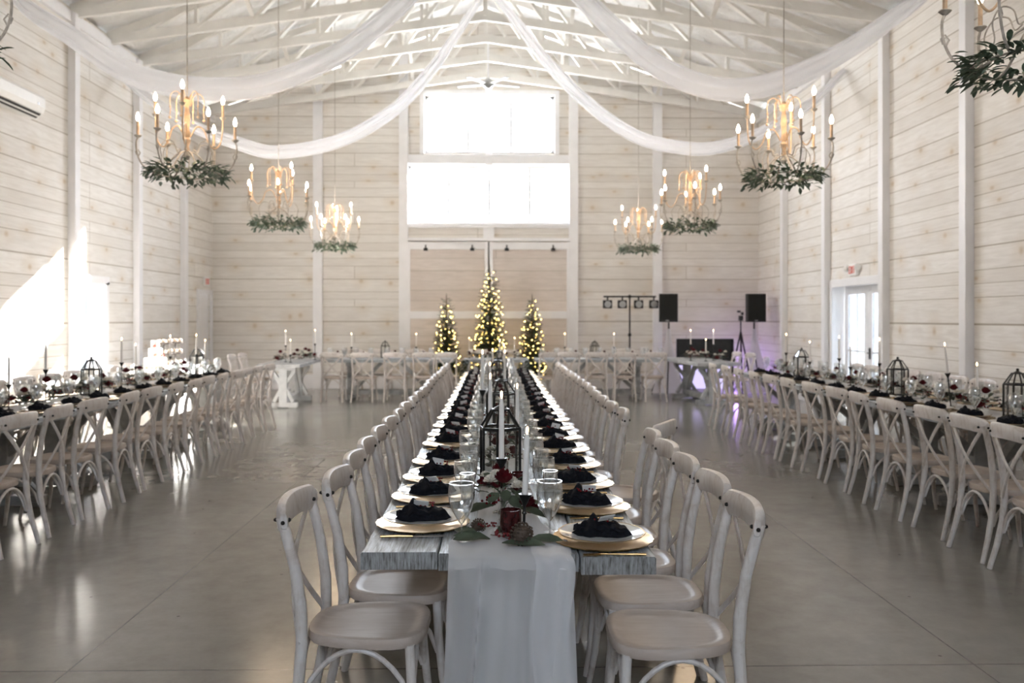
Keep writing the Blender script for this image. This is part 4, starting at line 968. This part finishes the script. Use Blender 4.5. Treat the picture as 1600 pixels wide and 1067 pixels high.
# ------------------------------------------------------------------ chandeliers
def chand():
    r = empty('chandelier')      # origin at the garland centre
    MB().lathe([(.0, .20), (.020, .20), (.026, .22), (.016, .25), (.030, .29), (.034, .31), (.02, .33), (.028, .36), (.020, .42), (.029, .50), (.022, .58), (.016, .62), (.034, .66), (.038, .675), (.02, .70), (.0, .71)], 16).build('turned_column', 'chand_wood', r)
    MB().lathe([(0, .12), (.02, .13), (.03, .16), (.015, .19), (.02, .21)], 14).build('lower_finial', 'chand_metal', r)
    MB().tube([(0, 0, .70), (0, 0, 4.42)], .0055, 6).build('hanging_rod', 'chand_metal', r)
    for i in range(6):
        a = 2 * PI * i / 6 + .25; c, s_ = math.cos(a), math.sin(a)
        q = [(.03, .20), (.10, .16), (.20, .04), (.30, -.0), (.38, .06), (.425, .16), (.435, .26), (.42, .31)]
        arm = MB().tube(cr([(x * c, x * s_, z) for x, z in q]), .0075, 7).tube([(x * c, x * s_, z) for x, z in ((.42, .13), (.40, .17), (.42, .20), (.44, .18), (.43, .15))], .005, 6).build('arm', 'chand_metal', r)
        x, y = .42 * c, .42 * s_
        MB().lathe([(0, .30), (.012, .305), (.034, .325), (.032, .33), (.015, .325), (0, .325)], 12, (x, y, 0)).build('candle_cup', 'chand_metal', arm)
        MB().lathe([(.0125, .325), (.0125, .455), (0, .455)], 10, (x, y, 0)).build('candle_sleeve', 'chand_wood', arm)
        MB().lathe([(.004, .453), (.012, .465), (.018, .485), (.014, .51), (.004, .535), (0, .54)], 10, (x, y, 0)).build('bulb', 'bulb_glow', arm)
    for i in range(3):
        a = 2 * PI * i / 3 + .75; c, s_ = math.cos(a), math.sin(a)
        q = [(.03, .34), (.09, .44), (.16, .42), (.20, .32), (.26, .26), (.32, .32), (.34, .44), (.345, .55)]
        arm = MB().tube(cr([(x * c, x * s_, z) for x, z in q]), .007, 7).build('upper_arm', 'chand_wood', r)
        x, y = .345 * c, .345 * s_
        MB().lathe([(0, .54), (.012, .545), (.030, .565), (.028, .57), (0, .565)], 12, (x, y, 0)).build('candle_cup', 'chand_metal', arm)
        MB().lathe([(.0125, .565), (.0125, .69), (0, .69)], 10, (x, y, 0)).build('candle_sleeve', 'chand_wood', arm)
        MB().lathe([(.004, .688), (.012, .70), (.018, .72), (.014, .745), (.004, .77), (0, .775)], 10, (x, y, 0)).build('bulb', 'bulb_glow', arm)
    for i in range(6):       # crown of scrolls round the column head
        a = 2 * PI * i / 6 + .5; c, s_ = math.cos(a), math.sin(a)
        q = [(.03, .62), (.05, .70), (.09, .745), (.135, .72), (.15, .66), (.145, .58), (.15, .52)]
        sc_ = MB().tube(cr([(x * c, x * s_, z) for x, z in q]), .0045, 6).ball((.15 * c, .15 * s_, .50), .014, 7, 5).ball((.147 * c, .147 * s_, .60), .010, 7, 5).build('scroll', 'chand_wood', r)
    for i in range(6):       # s-scrolls rising from the lower ring
        a = 2 * PI * i / 6 + .8; c, s_ = math.cos(a), math.sin(a)
        q = [(.30, .01), (.24, .10), (.25, .20), (.20, .28), (.13, .27), (.10, .20), (.06, .22)]
        MB().tube(cr([(x * c, x * s_, z) for x, z in q]), .0045, 6).build('scroll', 'chand_metal', r)
    MB().tube([(.30 * math.cos(2 * PI * i / 24), .30 * math.sin(2 * PI * i / 24), 0) for i in range(25)], .006, 6).build('ring', 'chand_metal', r)
    g_ = MB(); rr = random.Random(4)
    for i in range(430):
        a = rr.uniform(0, 2 * PI); rad = .29 + rr.gauss(0, .032); z = rr.gauss(.01, .034); o = rr.uniform(-1, 1)
        d_ = Vector((math.cos(a + o), math.sin(a + o), rr.uniform(-.8, .55)))
        g_.leaf((rad * math.cos(a), rad * math.sin(a), z), d_, (0, 0, 1), rr.uniform(.06, .10), rr.uniform(.022, .036), .1)
    g_.build('leaf_garland', 'leaf_sage', r)
    return Kind(r)
KC = chand()
for (x, y, z, rz, lab) in ((-2.84, 8.0, 2.88, .0, 'nearest of the left chandeliers hanging fully in view, leafy garland below'), (-2.88, 11.5, 2.80, .5, 'second left chandelier with leafy garland, beyond the large near one'), (-2.88, 15.5, 2.83, .9, 'farthest left chandelier, sunlit beside the swag'),
                   (2.68, 8.0, 2.86, .3, 'nearest right chandelier hanging fully in view, leafy garland below'), (2.64, 11.7, 2.80, .2, 'second right chandelier with leafy garland, above the loudspeakers'), (2.58, 15.6, 2.80, .7, 'farthest right chandelier, above the stage lights'),
                   (2.78, 4.4, 2.86, .4, 'nearest chandelier at the top right edge, cut by the frame'), (-2.96, 4.45, 2.95, .1, 'chandelier at the top left edge, almost out of frame')):
    KC.put((x, y, z), rz, lab, 'chandelier', 'candle chandeliers')
# a soft warm lamp for each chandelier's bulbs
for x, y in ((-2.84, 8.0), (-2.88, 11.5), (-2.88, 15.5), (2.68, 8.0), (2.64, 11.7), (2.58, 15.6)):
    l = bpy.data.lights.new('chandelier_light', 'POINT'); l.energy = 5; l.color = (1, .72, .45); l.shadow_soft_size = .3
    o = bpy.data.objects.new('chandelier_light', l); COL.objects.link(o); o.location = (x, y, 3.45)
# ceiling fan
fn_ = empty('ceiling_fan', (-.15, 16.75, 6.05), 0, 'grey ceiling fan hanging before the upper gable window', 'ceiling fan')
MB().tube([(0, 0, .15), (0, 0, 1.0)], .016, 8).build('downrod', 'trim_white', fn_); MB().lathe([(0, -.06), (.05, -.05), (.10, 0), (.10, .08), (.05, .14), (0, .16)], 20).build('motor', 'grey_metal', fn_)
for i in range(5):
    a = 2 * PI * i / 5 + .3; mm = Matrix.Rotation(a, 3, 'Z') @ Matrix.Rotation(.08, 3, 'X'); MB().box(mm @ Vector((.37, 0, .03)), (.52, .10, .012), mm).build('blade', 'fan_grey', fn_)

# ------------------------------------------------------------------ wall things
ac = empty('air_conditioner', (XL, 11.02, 4.19), 0, 'white wall-mounted air conditioner high on the left wall', 'air conditioner')
m = MB(); pr = [(0, 0), (.10, 0), (.19, .07), (.215, .14), (.215, .26), (.19, .30), (0, .30)]; n = len(pr)
m.add([(x, -.58, z) for x, z in pr] + [(x, .58, z) for x, z in pr], [tuple(range(n)), tuple(range(2 * n - 1, n - 1, -1))] + [(k_, n + k_, n + (k_ + 1) % n, (k_ + 1) % n) for k_ in range(n)])
m.build('housing', 'ac_plastic', ac, bevel=.012); mm = Matrix.Rotation(R(-38), 3, 'Y')
MB().box((.150, 0, .031), (.082, 1.02, .014), mm).build('air_slot', 'dark_slot', ac); MB().box((.150, 0, .031), (.022, 1.04, .020), mm).build('louvre', 'ac_plastic', ac)
MB().box((.2165, .40, .17), (.004, .05, .03)).build('badge', 'grey_metal', ac)
def exit_sign(loc, rz, label, lamps=True):
    r = empty('exit_sign', loc, rz, label, 'exit sign', 'exit signs'); MB().box((0, -.025, 0), (.30, .05, .19)).build('housing', 'ac_plastic', r, bevel=.004)
    L = MB(); y = -.0525; hgt = .11; x = -.115
    def st(x0, z0, x1, z1): L.beam((x0, y, z0), (x1, y, z1), .005, .014, (0, 0, 1) if abs(x1 - x0) > abs(z1 - z0) else (1, 0, 0))
    h = hgt / 2
    st(x, -h, x, h); st(x, h, x + .045, h); st(x, 0, x + .04, 0); st(x, -h, x + .045, -h)
    x += .062; st(x, -h, x + .05, h); st(x + .05, -h, x, h)
    x += .075; st(x, -h, x, h); x += .022; st(x, h, x + .06, h); st(x + .03, -h, x + .03, h)
    L.build('lettering', 'exit_red', r)
    if lamps:
        for s_ in (-1, 1): MB().tube([(s_ * .17, -.03, .02), (s_ * .23, -.06, .03)], [.04, .055], 14).build('emergency_lamp', 'ac_plastic', r)
exit_sign((XR - .0, 13.85, 2.33), R(-90), 'exit sign with two emergency lamps above the french doors')
exit_sign((XL + .0, 18.55, 2.33), R(90), 'small exit sign above the plain door in the far left corner', False)

# ------------------------------------------------------------------ dessert table
r = empty('dessert_table', (-5.05, 13.35, 0), 0, 'white cloth dessert table by the left wall, holding the cake', 'table')
def cloth(u, v):
    a = 2 * PI * v; sq = lambda a: 1 / max(abs(math.cos(a)) / .42, abs(math.sin(a)) / .85)
    rr_ = sq(a)
    if u < .3: q = u / .3; return (rr_ * q * math.cos(a), rr_ * q * math.sin(a), .80)
    t = (u - .3) / .7; q = 1 + t * .10 * (1 + .5 * math.sin(a * 18)); return (rr_ * q * math.cos(a), rr_ * q * math.sin(a), .80 - .78 * t)
MB().grid(cloth, 16, 120).build('tablecloth', 'linen_white', r); MB().box((0, 0, .775), (.8, 1.64, .03)).build('tabletop', 'table_white', r)
for x in (-.34, .34):
    for y in (-.72, .72): MB().tube([(x, y, 0), (x, y, .77)], .02, 8).build('leg', 'grey_metal', r)
ck = empty('tiered_cake', (-5.05, 12.90, .805), 0, 'white three-tiered cake with red roses on a wood slab', 'cake')
for nm, rd, z0, z1, mt in (('cake_stand', .18, 0, .035, 'cake_wood'), ('cake_tier', .155, .035, .16, 'cake_icing'), ('cake_tier', .095, .16, .30, 'cake_icing'), ('cake_tier', .06, .30, .42, 'cake_icing')):
    MB().lathe([(0, z0), (rd, z0), (rd, z1 - .008), (rd - .008, z1), (0, z1)], 32).build(nm, mt, ck)
for (x, y, z) in ((.02, -.09, .33), (.05, -.13, .20), (.12, -.06, .19)):
    m = MB(); rose(m, (x, y, z), .03, rr); m.build('rose', 'exit_red', ck)
def cup_tower(x, y, label, tiers):
    t = empty('cupcake_stand', (x, y, .805), 0, label, 'cupcake stand', 'cupcake stands'); MB().tube([(0, 0, 0), (0, 0, tiers[-1] + .01)], .012, 8).build('pole', 'tray_dark', t)
    for z in tiers: MB().lathe([(0, z - .016), (.112, z - .016), (.118, z + .012), (.105, z + .013), (0, z + .012)], 24).build('tray', 'tray_dark', t)
    cc = MB().lathe([(0, 0), (.017, 0), (.022, .025), (0, .025)], 10).lathe([(.024, .025), (.021, .036), (.010, .046), (0, .05)], 10).mesh('cupcake', M['cupcake_frosting'])
    for z in tiers:
        for q in range(6):
            o = bpy.data.objects.new('cupcake', cc); COL.objects.link(o); a = 2 * PI * q / 6; o.location = (x + .085 * math.cos(a), y + .085 * math.sin(a), .805 + z + .012)
            tag(o, 'cream frosted cupcake on the %s tray of the %s' % (('bottom', 'middle', 'top')[tiers.index(z)], label.split(',')[0]), 'cupcake', 'cupcakes on the %s tray of the %s' % (('bottom', 'middle', 'top')[tiers.index(z)], label.split(',')[0]))
cup_tower(-5.08, 13.32, 'dark cupcake stand nearer the cake, on the dessert table', [.02, .20, .36])
cup_tower(-5.10, 13.84, 'dark cupcake stand farther from the cake, on the dessert table', [.02, .20, .36])
K_lan.put((-4.80, 14.12, .805), .3, 'small black lantern at the far end of the dessert table', 'lantern', 'black lanterns', scale=.62)

# ------------------------------------------------------------------ music corner
def speaker(x, y, rz, label):
    s_ = empty('loudspeaker', (x, y, 1.47), rz, label, 'loudspeaker', 'loudspeakers')
    poly = [(-.19, -.17), (.19, -.17), (.19, -.02), (.11, .17), (-.11, .17), (-.19, -.02)]
    MB().prism(poly, 0, .58).build('cabinet', 'black_plastic', s_, bevel=.01); MB().box((0, -.176, .30), (.35, .012, .52)).build('grille', 'speaker_grille', s_, bevel=.004); MB().box((-.02, -.184, .03), (.06, .004, .02)).build('badge', 'grey_metal', s_)
    t = empty('speaker_stand', (x, y, 0), rz, 'tripod speaker stand under a white stretch cover, under the ' + label, 'speaker stand', 'speaker stands')
    MB().tube([(0, 0, .5), (0, 0, 1.465)], .018, 10).build('pole', 'black_metal', t)
    for i in range(3):
        a = 2 * PI * i / 3 + .5; MB().tube([(0, 0, .9), (.42 * math.cos(a), .42 * math.sin(a), .02)], .012, 8).build('leg', 'black_metal', t)
    m = MB(); n = 36
    def fn(u, v):
        a = 2 * PI * v; rr_ = .45 / max(.5, math.cos(((a - .5 + PI / 3) % (2 * PI / 3)) - PI / 3)) * .4 + .0; q = .035 + (rr_ - .0) * (u ** 1.25); return (q * math.cos(a), q * math.sin(a), 1.33 - 1.31 * u)
    m.grid(fn, 14, n).build('stretch_cover', 'scrim', t)
speaker(3.56, 17.75, R(-14), 'black loudspeaker beside the stage lights'); speaker(5.33, 17.75, R(4), 'black loudspeaker nearest the right wall')
ls = empty('light_stand', (2.80, 18.05, 0), 0, 'black stand with a crossbar for four stage lights', 'light stand')
MB().tube([(0, 0, .1), (0, 0, 2.0)], [.02, .016], 8).ball((0, 0, 1.2), .04, 8, 5).build('pole', 'black_metal', ls); MB().box((0, 0, 2.0), (1.10, .035, .035)).ball((0, 0, 2.0), .04, 8, 5).build('crossbar', 'black_metal', ls)
for i in range(3):
    a = 2 * PI * i / 3 + .5; MB().tube([(0, 0, .55), (.42 * math.cos(a), .42 * math.sin(a), .015)], .011, 8).build('leg', 'black_metal', ls)
for i, dx in enumerate((-.47, -.16, .18, .50)):
    p = empty('stage_light', (2.80 + dx, 18.02, 1.84), 0, 'black round-lensed stage light, %s from the left on the crossbar' % ORD[i], 'stage light', 'stage lights')
    MB().box((0, .0, 0), (.19, .08, .17)).build('housing', 'black_plastic', p, bevel=.01); MB().lathe([(0, 0), (.066, 0), (.07, .012), (0, .014)], 20).build('lens', 'grey_metal', p).rotation_euler = (R(90), 0, 0)
    KIDS[p.name][-1].location = (0, -.04, 0); MB().box((0, 0, .12), (.03, .03, .09)).build('bracket', 'black_metal', p)
tp = empty('camera_tripod', (4.84, 17.0, 0), 0, 'black tripod with a small camera head between booth and loudspeaker', 'tripod')
MB().tube([(0, 0, .85), (0, 0, 1.5)], .014, 8).build('column', 'black_metal', tp); MB().box((0, 0, 1.55), (.07, .09, .10)).box((.02, -.03, 1.64), (.04, .06, .06)).box((-.04, 0, 1.68), (.06, .05, .04)).build('head', 'black_metal', tp)
for i in range(3):
    a = 2 * PI * i / 3 - .9; MB().tube([(0, 0, 1.28), (.30 * math.cos(a), .30 * math.sin(a), .015)], [.018, .012], 8).build('leg', 'black_metal', tp)
bt = empty('dj_booth', (4.42, 18.2, 0), 0, 'black framed dj booth with a glowing lavender panel', 'dj booth')
m = MB()
for x in (-.58, .58): m.box((x, 0, .55), (.05, .05, 1.1))
m.box((0, 0, 1.09), (1.2, .05, .05)).box((0, 0, .62), (1.2, .04, .03)); m.build('frame', 'black_plastic', bt); MB().box((0, .01, .86), (1.12, .02, .44)).build('screen', 'clear_glass' if False else 'black_metal', bt); MB().box((0, .01, .33), (1.12, .02, .54)).build('scrim_panel', 'purple_led', bt)
l = bpy.data.lights.new('uplight', 'POINT'); l.energy = 2.5; l.color = (.5, .3, 1); l.shadow_soft_size = .1
o = bpy.data.objects.new('uplight', l); COL.objects.link(o); o.location = (5.2, 18.6, .3)
